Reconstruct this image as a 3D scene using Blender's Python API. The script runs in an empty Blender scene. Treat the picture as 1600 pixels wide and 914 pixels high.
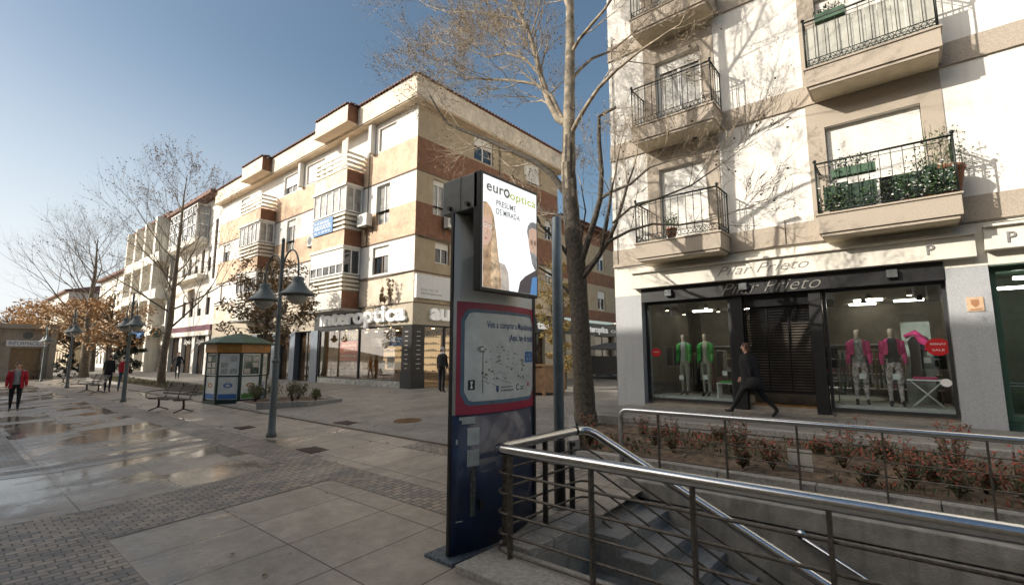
import bpy, bmesh, math, random
from mathutils import Vector, Matrix
R = math.radians
# ------------------------------------------------------------------ camera
sc = bpy.context.scene
F = 750.0; PITCH = math.atan(99/750); YAW = R(40.1); CH = 2.0
cam = bpy.data.objects.new('camera', bpy.data.cameras.new('camera'))
sc.collection.objects.link(cam); sc.camera = cam
cam.location = (0, 0, CH); cam.rotation_euler = (math.pi/2 + PITCH, 0, YAW)
cam.data.sensor_width = 36; cam.data.lens = 36*F/1600; cam.data.clip_end = 2000; cam.data.clip_start = .05
# ------------------------------------------------------------------ light
LDIR = Vector((.60, .78, -.48)).normalized()
w = bpy.data.worlds.new('World'); sc.world = w; w.use_nodes = True
wn = w.node_tree; bg = wn.nodes['Background']
sky = wn.nodes.new('ShaderNodeTexSky'); sky.sky_type = 'NISHITA'; sky.sun_disc = False
sky.sun_elevation = math.asin(-LDIR.z); sky.sun_rotation = math.atan2(-LDIR.x, -LDIR.y)
sky.air_density = 1.0; sky.dust_density = 2.6; sky.ozone_density = 1.4; sky.altitude = 100
# thin winter haze: the sky pales towards the sunny horizon
geo = wn.nodes.new('ShaderNodeTexCoord')
dt = wn.nodes.new('ShaderNodeVectorMath'); dt.operation = 'DOT_PRODUCT'; dt.inputs[1].default_value = Vector((-.92, -.38, .0)).normalized()
wn.links.new(geo.outputs['Generated'], dt.inputs[0])
se = wn.nodes.new('ShaderNodeSeparateXYZ'); wn.links.new(geo.outputs['Generated'], se.inputs[0])
m1 = wn.nodes.new('ShaderNodeMapRange'); m1.interpolation_type = 'SMOOTHSTEP'; m1.inputs[1].default_value = .15; m1.inputs[2].default_value = 1.05; wn.links.new(dt.outputs['Value'], m1.inputs[0])
m2 = wn.nodes.new('ShaderNodeMapRange'); m2.interpolation_type = 'SMOOTHSTEP'; m2.inputs[1].default_value = .55; m2.inputs[2].default_value = -.02; wn.links.new(se.outputs[2], m2.inputs[0])
m3 = wn.nodes.new('ShaderNodeMath'); m3.operation = 'MULTIPLY'; wn.links.new(m1.outputs[0], m3.inputs[0]); wn.links.new(m2.outputs[0], m3.inputs[1])
mw = wn.nodes.new('ShaderNodeMix'); mw.data_type = 'RGBA'; wn.links.new(m3.outputs[0], mw.inputs[0]); mw.inputs[7].default_value = (3.6, 3.75, 3.85, 1)
hs = wn.nodes.new('ShaderNodeHueSaturation'); hs.inputs['Saturation'].default_value = 1.0; hs.inputs['Value'].default_value = .54; hs.inputs['Hue'].default_value = .488; wn.links.new(sky.outputs[0], hs.inputs['Color']); wn.links.new(hs.outputs[0], mw.inputs[6])
# bright glow added round the sun to fill the shade (behind the camera, to the left)
d2 = wn.nodes.new('ShaderNodeVectorMath'); d2.operation = 'DOT_PRODUCT'; d2.inputs[1].default_value = -LDIR; wn.links.new(geo.outputs['Generated'], d2.inputs[0])
m4 = wn.nodes.new('ShaderNodeMapRange'); m4.interpolation_type = 'SMOOTHSTEP'; m4.inputs[1].default_value = .70; m4.inputs[2].default_value = 1.0; wn.links.new(d2.outputs['Value'], m4.inputs[0])
mg = wn.nodes.new('ShaderNodeMix'); mg.data_type = 'RGBA'; wn.links.new(m4.outputs[0], mg.inputs[0]); wn.links.new(mw.outputs[2], mg.inputs[6]); mg.inputs[7].default_value = (19, 17.4, 15.4, 1)
wn.links.new(mg.outputs[2], bg.inputs[0]); bg.inputs[1].default_value = .15
sun = bpy.data.objects.new('sun', bpy.data.lights.new('sun', 'SUN')); sc.collection.objects.link(sun)
sun.data.energy = 3.05; sun.data.angle = R(.55); sun.data.color = (1, .93, .82)
sun.rotation_euler = LDIR.to_track_quat('-Z', 'Y').to_euler()
sc.view_settings.view_transform = 'Standard'; sc.view_settings.look = 'None'
sc.view_settings.exposure = .84; sc.view_settings.gamma = 1; sc.view_settings.use_curve_mapping = False
try:
    sc.cycles.max_bounces = 6; sc.cycles.transparent_max_bounces = 12
except Exception: pass
# ------------------------------------------------------------------ helpers
def ray(px, py):
    u = (px-800)/F; v = (457-py)/F
    f = math.cos(PITCH)-v*math.sin(PITCH); z = math.sin(PITCH)+v*math.cos(PITCH)
    return Vector((-math.sin(YAW)*f+math.cos(YAW)*u, math.cos(YAW)*f+math.sin(YAW)*u, z))
def PY(px, py, Y): r = ray(px, py); return r*(Y/r.y)+Vector((0, 0, CH))
def PX(px, py, X): r = ray(px, py); return r*(X/r.x)+Vector((0, 0, CH))
def g(Y): return min(max(.055*(Y-1.5), 0), .6)
WL = {}
class MB:
    def __init__(s, fr=None): s.v = []; s.f = []; s.m = []; s.fr = fr; s.cur = 0; s.sm = []
    def P(s, p): return tuple(s.fr(*p)) if s.fr else tuple(p)
    def poly(s, pts, smooth=False):
        n = len(s.v); s.v += [s.P(p) for p in pts]; s.f.append(tuple(range(n, n+len(pts)))); s.m.append(s.cur); s.sm.append(smooth); return s
    def grid(s, rows, close=False, smooth=True):
        n = len(s.v); k = len(rows[0])
        for r in rows: s.v += [s.P(p) for p in r]
        for i in range(len(rows)-1):
            for j in range(k if close else k-1):
                a = n+i*k+j; b = n+i*k+(j+1) % k
                s.f.append((a, b, b+k, a+k)); s.m.append(s.cur); s.sm.append(smooth)
        return s
    def box(s, x0, x1, y0, y1, z0, z1):
        c = [(x0,y0,z0),(x1,y0,z0),(x1,y1,z0),(x0,y1,z0),(x0,y0,z1),(x1,y0,z1),(x1,y1,z1),(x0,y1,z1)]
        n = len(s.v); s.v += [s.P(p) for p in c]
        for q in ((0,3,2,1),(4,5,6,7),(0,1,5,4),(1,2,6,5),(2,3,7,6),(3,0,4,7)): s.f.append(tuple(n+i for i in q)); s.m.append(s.cur); s.sm.append(False)
        return s
    def tube(s, pts, rad, n=6, cap=True, smooth=True):
        pts = [Vector(s.P(p)) for p in pts]; fr = s.fr; s.fr = None
        if not isinstance(rad, (list, tuple)): rad = [rad]*len(pts)
        rows = []; up = None
        for i, p in enumerate(pts):
            t = (pts[min(i+1, len(pts)-1)]-pts[max(i-1, 0)])
            if t.length < 1e-9: t = Vector((0, 0, 1))
            t.normalize()
            if up is None: up = t.orthogonal()
            up = (up - t*up.dot(t))
            if up.length < 1e-6: up = t.orthogonal()
            up.normalize(); sd = t.cross(up)
            rows.append([p+(up*math.cos(2*math.pi*j/n)+sd*math.sin(2*math.pi*j/n))*rad[i] for j in range(n)])
        s.grid(rows, True, smooth)
        if cap: s.poly(rows[0][::-1]); s.poly(rows[-1])
        s.fr = fr; return s
    def lathe(s, prof, c=(0, 0, 0), n=16, smooth=True, ph=0):
        rows = [[(c[0]+r*math.cos(2*math.pi*j/n+ph), c[1]+r*math.sin(2*math.pi*j/n+ph), c[2]+z) for j in range(n)] for r, z in prof]
        s.grid(rows, True, smooth); s.poly(rows[0][::-1]); s.poly(rows[-1]); return s
    def ball(s, c, r, n=8, sz=1):
        return s.lathe([(max(r*math.sin(math.pi*i/(n)), .0005), -r*sz*math.cos(math.pi*i/n)) for i in range(n+1)], c, n)
    def prism(s, pts, z0, z1):
        a = [(p[0], p[1], z0) for p in pts]; b = [(p[0], p[1], z1) for p in pts]
        s.poly(a[::-1]); s.poly(b)
        for i in range(len(pts)): j = (i+1) % len(pts); s.poly([a[i], a[j], b[j], b[i]])
        return s
    def mat(s, i): s.cur = i; return s
    def build(s, name, mats, parent=None, loc=None, recalc=True, bevel=0):
        if not isinstance(mats, (list, tuple)): mats = [mats]
        o0 = WL.get(parent.name, Vector()) if parent else (Vector(loc) if loc else Vector())
        me = bpy.data.meshes.new(name)
        me.from_pydata([tuple(Vector(v)-o0) for v in s.v], [], s.f)
        for m in mats: me.materials.append(m)
        me.polygons.foreach_set('material_index', s.m); me.polygons.foreach_set('use_smooth', s.sm)
        if recalc and len(s.f) < 30000:
            bm = bmesh.new(); bm.from_mesh(me); bmesh.ops.remove_doubles(bm, verts=bm.verts, dist=.00005) if len(s.f) < 4000 else None
            bmesh.ops.recalc_face_normals(bm, faces=bm.faces)
            bm.to_mesh(me); bm.free()
        me.update()
        o = bpy.data.objects.new(name, me); sc.collection.objects.link(o)
        if parent: o.parent = parent
        else: o.location = o0
        WL[o.name] = o0
        if bevel:
            b = o.modifiers.new('bevel', 'BEVEL'); b.width = bevel; b.segments = 2; b.limit_method = 'ANGLE'
        return o
def thing(name, label, cat, loc=(0, 0, 0), group=None):
    o = bpy.data.objects.new(name, None); sc.collection.objects.link(o); o.location = loc; o.empty_display_size = .2
    WL[o.name] = Vector(loc); return tag(o, label, cat, group)
def tag(o, label, cat, group=None, kind=None):
    o['label'] = label; o['category'] = cat
    if group: o['group'] = group
    if kind: o['kind'] = kind
    return o
def struct(o): o['kind'] = 'structure'; return o
def dup(o, parent=None):
    c = o.copy(); sc.collection.objects.link(c)
    if parent: c.parent = parent
    for ch in list(o.children): dup(ch, c)
    return c
def place(root, proto_used, loc, rz=0, label=None, sc_=1, group=None):
    o = dup(root) if proto_used else root
    o.location = loc; o.rotation_euler = (0, 0, rz); o.scale = (sc_, sc_, sc_)
    if label: o['label'] = label
    if group: o['group'] = group
    return o
def FY(Y0, sx=1): return lambda a, d, z: (a, Y0-d, z)      # front face looking to -Y
def FX(X0): return lambda a, d, z: (X0+d, a, z)            # side face looking to +X
def wallgrid(mb, a0, a1, z0, z1, holes, depth=.2, d=0):
    xs = sorted(set([a0, a1]+[h[i] for h in holes for i in (0, 1)])); zs = sorted(set([z0, z1]+[h[i] for h in holes for i in (2, 3)]))
    xs = [x for x in xs if a0 <= x <= a1]; zs = [z for z in zs if z0 <= z <= z1]
    for i in range(len(xs)-1):
        for j in range(len(zs)-1):
            cx = (xs[i]+xs[i+1])/2; cz = (zs[j]+zs[j+1])/2
            if any(h[0] < cx < h[1] and h[2] < cz < h[3] for h in holes): continue
            mb.poly([(xs[i], d, zs[j]), (xs[i+1], d, zs[j]), (xs[i+1], d, zs[j+1]), (xs[i], d, zs[j+1])])
    for h in holes:
        x0, x1, y0, y1 = h
        mb.poly([(x0, d, y0), (x0, d, y1), (x0, d-depth, y1), (x0, d-depth, y0)])
        mb.poly([(x1, d, y0), (x1, d, y1), (x1, d-depth, y1), (x1, d-depth, y0)])
        mb.poly([(x0, d, y1), (x1, d, y1), (x1, d-depth, y1), (x0, d-depth, y1)])
        mb.poly([(x0, d, y0), (x1, d, y0), (x1, d-depth, y0), (x0, d-depth, y0)])
# ------------------------------------------------------------------ materials
def M(name, col, rough=.7, metal=0, var=.15, scale=6, bump=0, bscale=60, col2=None, spec=.5, streak=0, emit=None, es=1, coat=0):
    m = bpy.data.materials.new(name); m.use_nodes = True; nt = m.node_tree; b = nt.nodes['Principled BSDF']; L = nt.links.new
    b.inputs['Roughness'].default_value = rough; b.inputs['Metallic'].default_value = metal
    b.inputs['Specular IOR Level'].default_value = spec
    b.inputs['Coat Weight'].default_value = coat
    tc = nt.nodes.new('ShaderNodeTexCoord')
    n1 = nt.nodes.new('ShaderNodeTexNoise'); n1.inputs['Scale'].default_value = scale; n1.inputs['Detail'].default_value = 6; n1.inputs['Roughness'].default_value = .65
    L(tc.outputs['Object'], n1.inputs['Vector'])
    rp = nt.nodes.new('ShaderNodeValToRGB'); e = rp.color_ramp.elements
    c2 = col2 or tuple(c*(1-var*1.6) for c in col); c1 = tuple(min(c*(1+var*.5), 1) for c in col)
    e[0].position = .32; e[1].position = .68; e[0].color = (*c2, 1); e[1].color = (*c1, 1)
    L(n1.outputs[0], rp.inputs[0]); out = rp.outputs[0]
    if streak:
        mp = nt.nodes.new('ShaderNodeMapping'); mp.inputs['Scale'].default_value = (5, 5, .35); L(tc.outputs['Object'], mp.inputs[0])
        n2 = nt.nodes.new('ShaderNodeTexNoise'); n2.inputs['Scale'].default_value = 1.3; n2.inputs['Detail'].default_value = 5; L(mp.outputs[0], n2.inputs['Vector'])
        r2 = nt.nodes.new('ShaderNodeMapRange'); r2.inputs[1].default_value = .5; r2.inputs[2].default_value = .75; r2.inputs[3].default_value = 1; r2.inputs[4].default_value = 1-streak
        L(n2.outputs[0], r2.inputs[0])
        mx = nt.nodes.new('ShaderNodeMix'); mx.data_type = 'RGBA'; mx.blend_type = 'MULTIPLY'; mx.inputs[0].default_value = 1
        L(out, mx.inputs[6]); L(r2.outputs[0], mx.inputs[7]); out = mx.outputs[2]
    L(out, b.inputs['Base Color'])
    if bump:
        n3 = nt.nodes.new('ShaderNodeTexNoise'); n3.inputs['Scale'].default_value = bscale; n3.inputs['Detail'].default_value = 4; L(tc.outputs['Object'], n3.inputs['Vector'])
        bp = nt.nodes.new('ShaderNodeBump'); bp.inputs['Strength'].default_value = bump; bp.inputs['Distance'].default_value = .02; L(n3.outputs[0], bp.inputs['Height']); L(bp.outputs[0], b.inputs['Normal'])
    if emit:
        b.inputs['Emission Color'].default_value = (*emit, 1); b.inputs['Emission Strength'].default_value = es
        if var > .15: n1.inputs['Scale'].default_value = scale*2; L(out, b.inputs['Emission Color'])
    return m
def brickmat(name, c1, c2, mortar, bw, bh, ms, rot=None, loc=None, slabwet=0, rough=.7, bump=.4, off=.5, wet=0, jit=.5, sq=1.0, wetlo=.45, wethi=.6):
    """brick/tile pattern; wet adds smooth wet patches"""
    m = bpy.data.materials.new(name); m.use_nodes = True; nt = m.node_tree; b = nt.nodes['Principled BSDF']; L = nt.links.new; N = nt.nodes.new
    tc = N('ShaderNodeTexCoord'); mp = N('ShaderNodeMapping'); L(tc.outputs['Object'], mp.inputs[0])
    if rot: mp.inputs['Rotation'].default_value = rot
    if loc: mp.inputs['Location'].default_value = loc
    br = N('ShaderNodeTexBrick'); br.offset = off; br.inputs['Scale'].default_value = 1
    br.inputs['Brick Width'].default_value = bw; br.inputs['Row Height'].default_value = bh; br.inputs['Mortar Size'].default_value = ms; br.inputs['Mortar Smooth'].default_value = .3
    br.inputs['Color1'].default_value = (*c1, 1); br.inputs['Color2'].default_value = (*c2, 1); br.inputs['Mortar'].default_value = (*mortar, 1)
    nz0 = N('ShaderNodeTexNoise'); nz0.inputs['Scale'].default_value = 3; L(mp.outputs[0], nz0.inputs['Vector'])
    ad = N('ShaderNodeVectorMath'); ad.operation = 'MULTIPLY_ADD'; ad.inputs[1].default_value = (.012*jit*2,)*3; L(nz0.outputs[1], ad.inputs[0]); L(mp.outputs[0], ad.inputs[2])
    L(ad.outputs[0], br.inputs['Vector'])
    nz = N('ShaderNodeTexNoise'); nz.inputs['Scale'].default_value = 1.1; nz.inputs['Detail'].default_value = 8; nz.inputs['Roughness'].default_value = .7; L(tc.outputs['Object'], nz.inputs['Vector'])
    mr = N('ShaderNodeMapRange'); mr.inputs[1].default_value = .3; mr.inputs[2].default_value = .7; mr.inputs[3].default_value = .62; mr.inputs[4].default_value = 1.25; L(nz.outputs[0], mr.inputs[0])
    mx = N('ShaderNodeMix'); mx.data_type = 'RGBA'; mx.blend_type = 'MULTIPLY'; mx.inputs[0].default_value = 1; L(br.outputs['Color'], mx.inputs[6]); L(mr.outputs[0], mx.inputs[7])
    fine = N('ShaderNodeTexNoise'); fine.inputs['Scale'].default_value = 90; fine.inputs['Detail'].default_value = 3; L(tc.outputs['Object'], fine.inputs['Vector'])
    fr_ = N('ShaderNodeMapRange'); fr_.inputs[1].default_value = .3; fr_.inputs[2].default_value = .7; fr_.inputs[3].default_value = .82; fr_.inputs[4].default_value = 1.15; L(fine.outputs[0], fr_.inputs[0])
    mx2 = N('ShaderNodeMix'); mx2.data_type = 'RGBA'; mx2.blend_type = 'MULTIPLY'; mx2.inputs[0].default_value = 1; L(mx.outputs[2], mx2.inputs[6]); L(fr_.outputs[0], mx2.inputs[7])
    L(mx2.outputs[2], b.inputs['Base Color'])
    st3 = N('ShaderNodeTexNoise'); st3.inputs['Scale'].default_value = 6.5; st3.inputs['Detail'].default_value = 5; st3.inputs['Roughness'].default_value = .75; L(tc.outputs['Object'], st3.inputs['Vector'])
    sr3 = N('ShaderNodeMapRange'); sr3.inputs[1].default_value = .34; sr3.inputs[2].default_value = .60; sr3.inputs[3].default_value = .80; sr3.inputs[4].default_value = 1.05; L(st3.outputs[0], sr3.inputs[0])
    mxs = N('ShaderNodeMix'); mxs.data_type = 'RGBA'; mxs.blend_type = 'MULTIPLY'; mxs.inputs[0].default_value = 1; L(mx2.outputs[2], mxs.inputs[6]); L(sr3.outputs[0], mxs.inputs[7]); mx2 = mxs; L(mx2.outputs[2], b.inputs['Base Color'])
    vo = N('ShaderNodeTexVoronoi'); vo.inputs['Scale'].default_value = 2.6; L(tc.outputs['Object'], vo.inputs['Vector'])
    vr = N('ShaderNodeMapRange'); vr.inputs[1].default_value = .05; vr.inputs[2].default_value = .075; vr.inputs[3].default_value = .62; vr.inputs[4].default_value = 1; L(vo.outputs['Distance'], vr.inputs[0])
    if wet:
        mxv = N('ShaderNodeMix'); mxv.data_type = 'RGBA'; mxv.blend_type = 'MULTIPLY'; mxv.inputs[0].default_value = 1; L(mx2.outputs[2], mxv.inputs[6]); L(vr.outputs[0], mxv.inputs[7]); mx2 = mxv; L(mx2.outputs[2], b.inputs['Base Color'])
    hs = N('ShaderNodeMath'); hs.operation = 'MULTIPLY_ADD'; hs.inputs[1].default_value = .12; L(fine.outputs[0], hs.inputs[0])
    inv = N('ShaderNodeMath'); inv.operation = 'SUBTRACT'; inv.inputs[0].default_value = 1; L(br.outputs['Fac'], inv.inputs[1]); L(inv.outputs[0], hs.inputs[2])
    bp = N('ShaderNodeBump'); bp.inputs['Strength'].default_value = bump; bp.inputs['Distance'].default_value = .012; L(hs.outputs[0], bp.inputs['Height']); L(bp.outputs[0], b.inputs['Normal'])
    b.inputs['Roughness'].default_value = rough
    if wet:
        sx = N('ShaderNodeSeparateXYZ'); L(tc.outputs['Object'], sx.inputs[0])
        wz = N('ShaderNodeTexNoise'); wz.inputs['Scale'].default_value = .55; wz.inputs['Detail'].default_value = 7; wz.inputs['Roughness'].default_value = .6; wz.inputs['Distortion'].default_value = .6
        mp2 = N('ShaderNodeMapping'); mp2.inputs['Scale'].default_value = (1, .6, 1); mp2.inputs['Location'].default_value = (3.1, .7, 0); L(tc.outputs['Object'], mp2.inputs[0]); L(mp2.outputs[0], wz.inputs['Vector'])
        bias = N('ShaderNodeMapRange'); bias.inputs[1].default_value = -7; bias.inputs[2].default_value = -10.5; bias.inputs[3].default_value = -.035; bias.inputs[4].default_value = .10; L(sx.outputs[0], bias.inputs[0])
        by = N('ShaderNodeMapRange'); by.inputs[1].default_value = 4.2; by.inputs[2].default_value = 5.6; by.inputs[3].default_value = 0; by.inputs[4].default_value = -.12; L(sx.outputs[1], by.inputs[0])
        s0 = N('ShaderNodeMath'); L(wz.outputs[0], s0.inputs[0]); L(bias.outputs[0], s0.inputs[1])
        s1 = N('ShaderNodeMath'); L(s0.outputs[0], s1.inputs[0]); L(by.outputs[0], s1.inputs[1])
        if slabwet:
            b2 = N('ShaderNodeTexBrick'); b2.offset = off; b2.inputs['Scale'].default_value = 1; b2.inputs['Brick Width'].default_value = bw; b2.inputs['Row Height'].default_value = bh; b2.inputs['Mortar Size'].default_value = 0
            b2.inputs['Color1'].default_value = (0, 0, 0, 1); b2.inputs['Color2'].default_value = (1, 1, 1, 1); L(ad.outputs[0], b2.inputs['Vector'])
            s2 = N('ShaderNodeMath'); s2.operation = 'MULTIPLY_ADD'; s2.inputs[1].default_value = slabwet; L(b2.outputs['Color'], s2.inputs[0]); L(s1.outputs[0], s2.inputs[2])
            s3 = N('ShaderNodeMath'); s3.operation = 'SUBTRACT'; s3.inputs[1].default_value = slabwet*.5; L(s2.outputs[0], s3.inputs[0]); s1 = s3
        wm = N('ShaderNodeMapRange'); wm.interpolation_type = 'SMOOTHSTEP'; wm.inputs[1].default_value = wetlo; wm.inputs[2].default_value = wethi; wm.inputs[3].default_value = 0; wm.inputs[4].default_value = wet; L(s1.outputs[0], wm.inputs[0])
        rr = N('ShaderNodeMapRange'); rr.inputs[3].default_value = rough; rr.inputs[4].default_value = .07; L(wm.outputs[0], rr.inputs[0]); L(rr.outputs[0], b.inputs['Roughness'])
        wc = N('ShaderNodeMapRange'); wc.inputs[3].default_value = 1; wc.inputs[4].default_value = .72; L(wm.outputs[0], wc.inputs[0])
        mx3 = N('ShaderNodeMix'); mx3.data_type = 'RGBA'; mx3.blend_type = 'MULTIPLY'; mx3.inputs[0].default_value = 1; L(mx2.outputs[2], mx3.inputs[6]); L(wc.outputs[0], mx3.inputs[7]); L(mx3.outputs[2], b.inputs['Base Color'])
        bs = N('ShaderNodeMapRange'); bs.inputs[3].default_value = bump; bs.inputs[4].default_value = bump*.25; L(wm.outputs[0], bs.inputs[0]); L(bs.outputs[0], bp.inputs['Strength'])
    return m
def glassmat(name, tint=(.9, .95, .95), base=.05):
    m = bpy.data.materials.new(name); m.use_nodes = True; nt = m.node_tree; nt.nodes.remove(nt.nodes['Principled BSDF']); N = nt.nodes.new; L = nt.links.new
    t = N('ShaderNodeBsdfTransparent'); t.inputs[0].default_value = (*tint, 1); gl = N('ShaderNodeBsdfGlossy'); gl.inputs['Roughness'].default_value = .015; gl.inputs[0].default_value = (1, 1, 1, 1)
    lw = N('ShaderNodeLayerWeight'); lw.inputs[0].default_value = .5
    pw = N('ShaderNodeMath'); pw.operation = 'POWER'; pw.inputs[1].default_value = 4; L(lw.outputs['Facing'], pw.inputs[0])
    ma = N('ShaderNodeMath'); ma.operation = 'MULTIPLY_ADD'; ma.inputs[1].default_value = .8; ma.inputs[2].default_value = base; L(pw.outputs[0], ma.inputs[0])
    mx = N('ShaderNodeMixShader'); L(ma.outputs[0], mx.inputs[0]); L(t.outputs[0], mx.inputs[1]); L(gl.outputs[0], mx.inputs[2]); L(mx.outputs[0], nt.nodes['Material Output'].inputs[0])
    return m
white = M('white_stucco', (.80, .765, .70), .85, var=.05, scale=2, bump=.15, bscale=90, streak=.13)
white2 = M('white_stucco_old', (.76, .72, .63), .85, var=.08, scale=1.2, bump=.15, streak=.14)
stone = M('beige_speckled_stone', (.46, .39, .31), .75, var=.22, scale=55, bump=.1)
gstone = M('grey_speckled_stone', (.42, .43, .44), .6, var=.22, scale=70, bump=.1, streak=.1)
peach = brickmat('peach_tile', (.68, .49, .335), (.62, .43, .28), (.52, .36, .24), .5, .5, .006, rot=(R(90), 0, 0), bump=.1, off=0, jit=.1)
peachlight = brickmat('cream_tile', (.76, .65, .51), (.70, .59, .45), (.6, .48, .34), .4, .6, .006, rot=(R(90), 0, 0), bump=.1, off=0, jit=.1)
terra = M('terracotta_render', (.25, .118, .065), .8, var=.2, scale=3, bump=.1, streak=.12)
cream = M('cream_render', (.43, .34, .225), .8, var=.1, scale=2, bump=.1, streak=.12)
soffitm = M('cream_soffit', (.68, .54, .38), .8, var=.1, scale=2, streak=0)
tile = M('roof_tile', (.17, .075, .05), .75, var=.35, scale=9)
wframe = M('white_window_frame', (.80, .79, .76), .45, var=.04)
wframe2 = M('brown_window_frame', (.14, .085, .05), .5, var=.1)
darkglass = M('dark_window_glass', (.025, .03, .035), .04, var=.5, scale=1.2, spec=.9)
curtain = M('curtain_behind_glass', (.34, .33, .30), .25, var=.35, scale=3, streak=.6, coat=.8)
blind = M('roller_blind', (.78, .75, .69), .6, var=.05, streak=.1)
concrete = M('weathered_concrete', (.27, .255, .23), .85, var=.28, scale=3, bump=.35, bscale=45, streak=.35)
curbm = M('granite_kerb', (.31, .295, .27), .75, var=.25, scale=26, bump=.3, streak=.18)
steel = M('brushed_stainless_steel', (.56, .57, .58), .24, 1, var=.08, scale=30)
iron = M('weathered_iron_rod', (.115, .10, .085), .5, .5, var=.35, scale=30, bump=.15)
wiron = M('black_wrought_iron', (.02, .028, .024), .5, .2, var=.3, scale=20)
gpaint = M('grey_painted_metal', (.17, .21, .24), .38, .2, var=.12, scale=8, coat=.3)
lampm = M('grey_green_lamp_paint', (.12, .14, .14), .5, .1, var=.15, scale=15)
bowl = M('ribbed_lamp_glass', (.42, .40, .34), .12, var=.25, scale=30, spec=.8)
navy = M('navy_panel', (.007, .022, .075), .5, var=.3, scale=4, coat=.35, streak=.25)
dkgrey = M('dark_grey_metal', (.12, .13, .13), .4, .3, var=.15)
lgrey = M('light_grey_panel', (.62, .63, .60), .5, 0, var=.06, scale=3)
black = M('black_paint', (.012, .012, .014), .4, var=.3)
bark = M('plane_tree_bark', (.10, .083, .062), .9, var=.5, scale=14, bump=.7, bscale=26, col2=(.035, .03, .025))
barkhi = M('pale_upper_bark', (.56, .46, .33), .85, var=.35, scale=10, bump=.4, bscale=30, col2=(.19, .155, .115))
dryleaf = M('dry_leaf', (.34, .19, .07), .8, var=.5, scale=3)
budm = M('dry_bud', (.62, .47, .29), .8, var=.4, scale=4)
seedm = M('seed_ball', (.045, .03, .02), .9, var=.3)
autumn = M('autumn_leaf', (.42, .25, .11), .75, var=.5, scale=1.6, col2=(.20, .115, .05))
magleaf = M('magnolia_leaf', (.22, .125, .05), .42, var=.6, scale=1.5, col2=(.07, .06, .028))
darkleaf = M('dark_evergreen_leaf', (.022, .035, .02), .7, var=.5, scale=3)
shrubm = M('shrub_leaf', (.13, .12, .05), .7, var=.5, scale=5, col2=(.055, .065, .025))
redleaf = M('red_shrub_leaf', (.33, .055, .035), .6, var=.5, scale=9, col2=(.16, .06, .03))
greenleaf = M('green_shrub_leaf', (.08, .09, .035), .6, var=.4, scale=9)
soil = M('bare_soil', (.15, .105, .07), .95, var=.5, scale=7, bump=.8, bscale=20)
stem = M('brown_stem', (.09, .055, .035), .8)
skin = M('skin', (.55, .32, .23), .55, var=.06)
glass = glassmat('shop_glass', base=.09)
# ------------------------------------------------------------------ text
def text(name, s, mapf, mat, parent, h=None, wdt=None, ext=.01, bold=0, shear=0, space=1, align='LEFT', thick_map=True):
    cu = bpy.data.curves.new(name, 'FONT'); cu.body = s; cu.size = 1; cu.offset = bold; cu.shear = shear; cu.space_character = space; cu.extrude = .5; cu.resolution_u = 3
    o = bpy.data.objects.new('tmp_text', cu); sc.collection.objects.link(o)
    me = bpy.data.meshes.new_from_object(o.evaluated_get(bpy.context.evaluated_depsgraph_get()))
    bpy.data.objects.remove(o); bpy.data.curves.remove(cu)
    vs = [v.co.copy() for v in me.vertices]
    if not vs: return None
    x0 = min(v.x for v in vs); x1 = max(v.x for v in vs); y0 = min(v.y for v in vs); y1 = max(v.y for v in vs)
    k = (h/(y1-y0)) if h else 1; kx = (wdt/(x1-x0)) if wdt else k
    if not h: k = kx
    o0 = WL.get(parent.name, Vector())
    for v, c in zip(me.vertices, vs):
        v.co = Vector(mapf((c.x-x0)*kx, (c.z+.5)*ext, (c.y-y0)*k))-o0
    me.materials.clear(); me.materials.append(mat); me.name = name
    o = bpy.data.objects.new(name, me); sc.collection.objects.link(o); o.parent = parent; WL[o.name] = o0
    return o
# ------------------------------------------------------------------ ground
HX0, HX1, HY0, HY1 = -2.93, 9.0, 3.72, 6.12            # stairwell opening
def sheet(name, mat, rects, dz, xs_extra=(), hole=True, kind='structure'):
    mb = MB()
    for (x0, x1, y0, y1) in rects:
        ys = sorted(set([y0, y1]+[y for y in (1.5, 12.409, HY0, HY1) if y0 < y < y1])); xs = sorted(set([x0, x1]+[x for x in (HX0, HX1) if x0 < x < x1]))
        for i in range(len(xs)-1):
            for j in range(len(ys)-1):
                cx = (xs[i]+xs[i+1])/2; cy = (ys[j]+ys[j+1])/2
                if HX0 < cx < HX1 and HY0 < cy < HY1: continue
                mb.poly([(xs[i], ys[j], g(ys[j])+dz), (xs[i+1], ys[j], g(ys[j])+dz), (xs[i+1], ys[j+1], g(ys[j+1])+dz), (xs[i], ys[j+1], g(ys[j+1])+dz)])
    o = mb.build(name, mat, recalc=False); o['kind'] = kind; return o
slabm = brickmat('granite_slabs', (.32, .278, .23), (.262, .23, .193), (.075, .063, .05), 1.15, .9, .010, rot=(0, 0, R(90)), loc=(.25, -.2, 0), slabwet=.13, off=0, rough=.5, bump=.45, wet=.95, jit=.12, wetlo=.515, wethi=.66)
cobm = brickmat('granite_setts', (.33, .272, .212), (.165, .153, .143), (.075, .066, .056), .155, .10, .009, rot=(0, 0, R(90)), rough=.6, bump=.9, wet=.45, jit=1.9, wetlo=.52, wethi=.72)
sidem = brickmat('side_paving', (.225, .208, .185), (.19, .176, .158), (.10, .092, .08), .62, .42, .007, rough=.6, bump=.35, jit=.15, wet=.35, wetlo=.5, wethi=.7)
sheet('plaza_paving', slabm, [(-260, 60, -60, 6.62)], 0)
sheet('side_street_pavement', sidem, [(-260, -7.9, 6.62, 300), (-7.9, 60, 6.62, 300)], 0)
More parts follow.
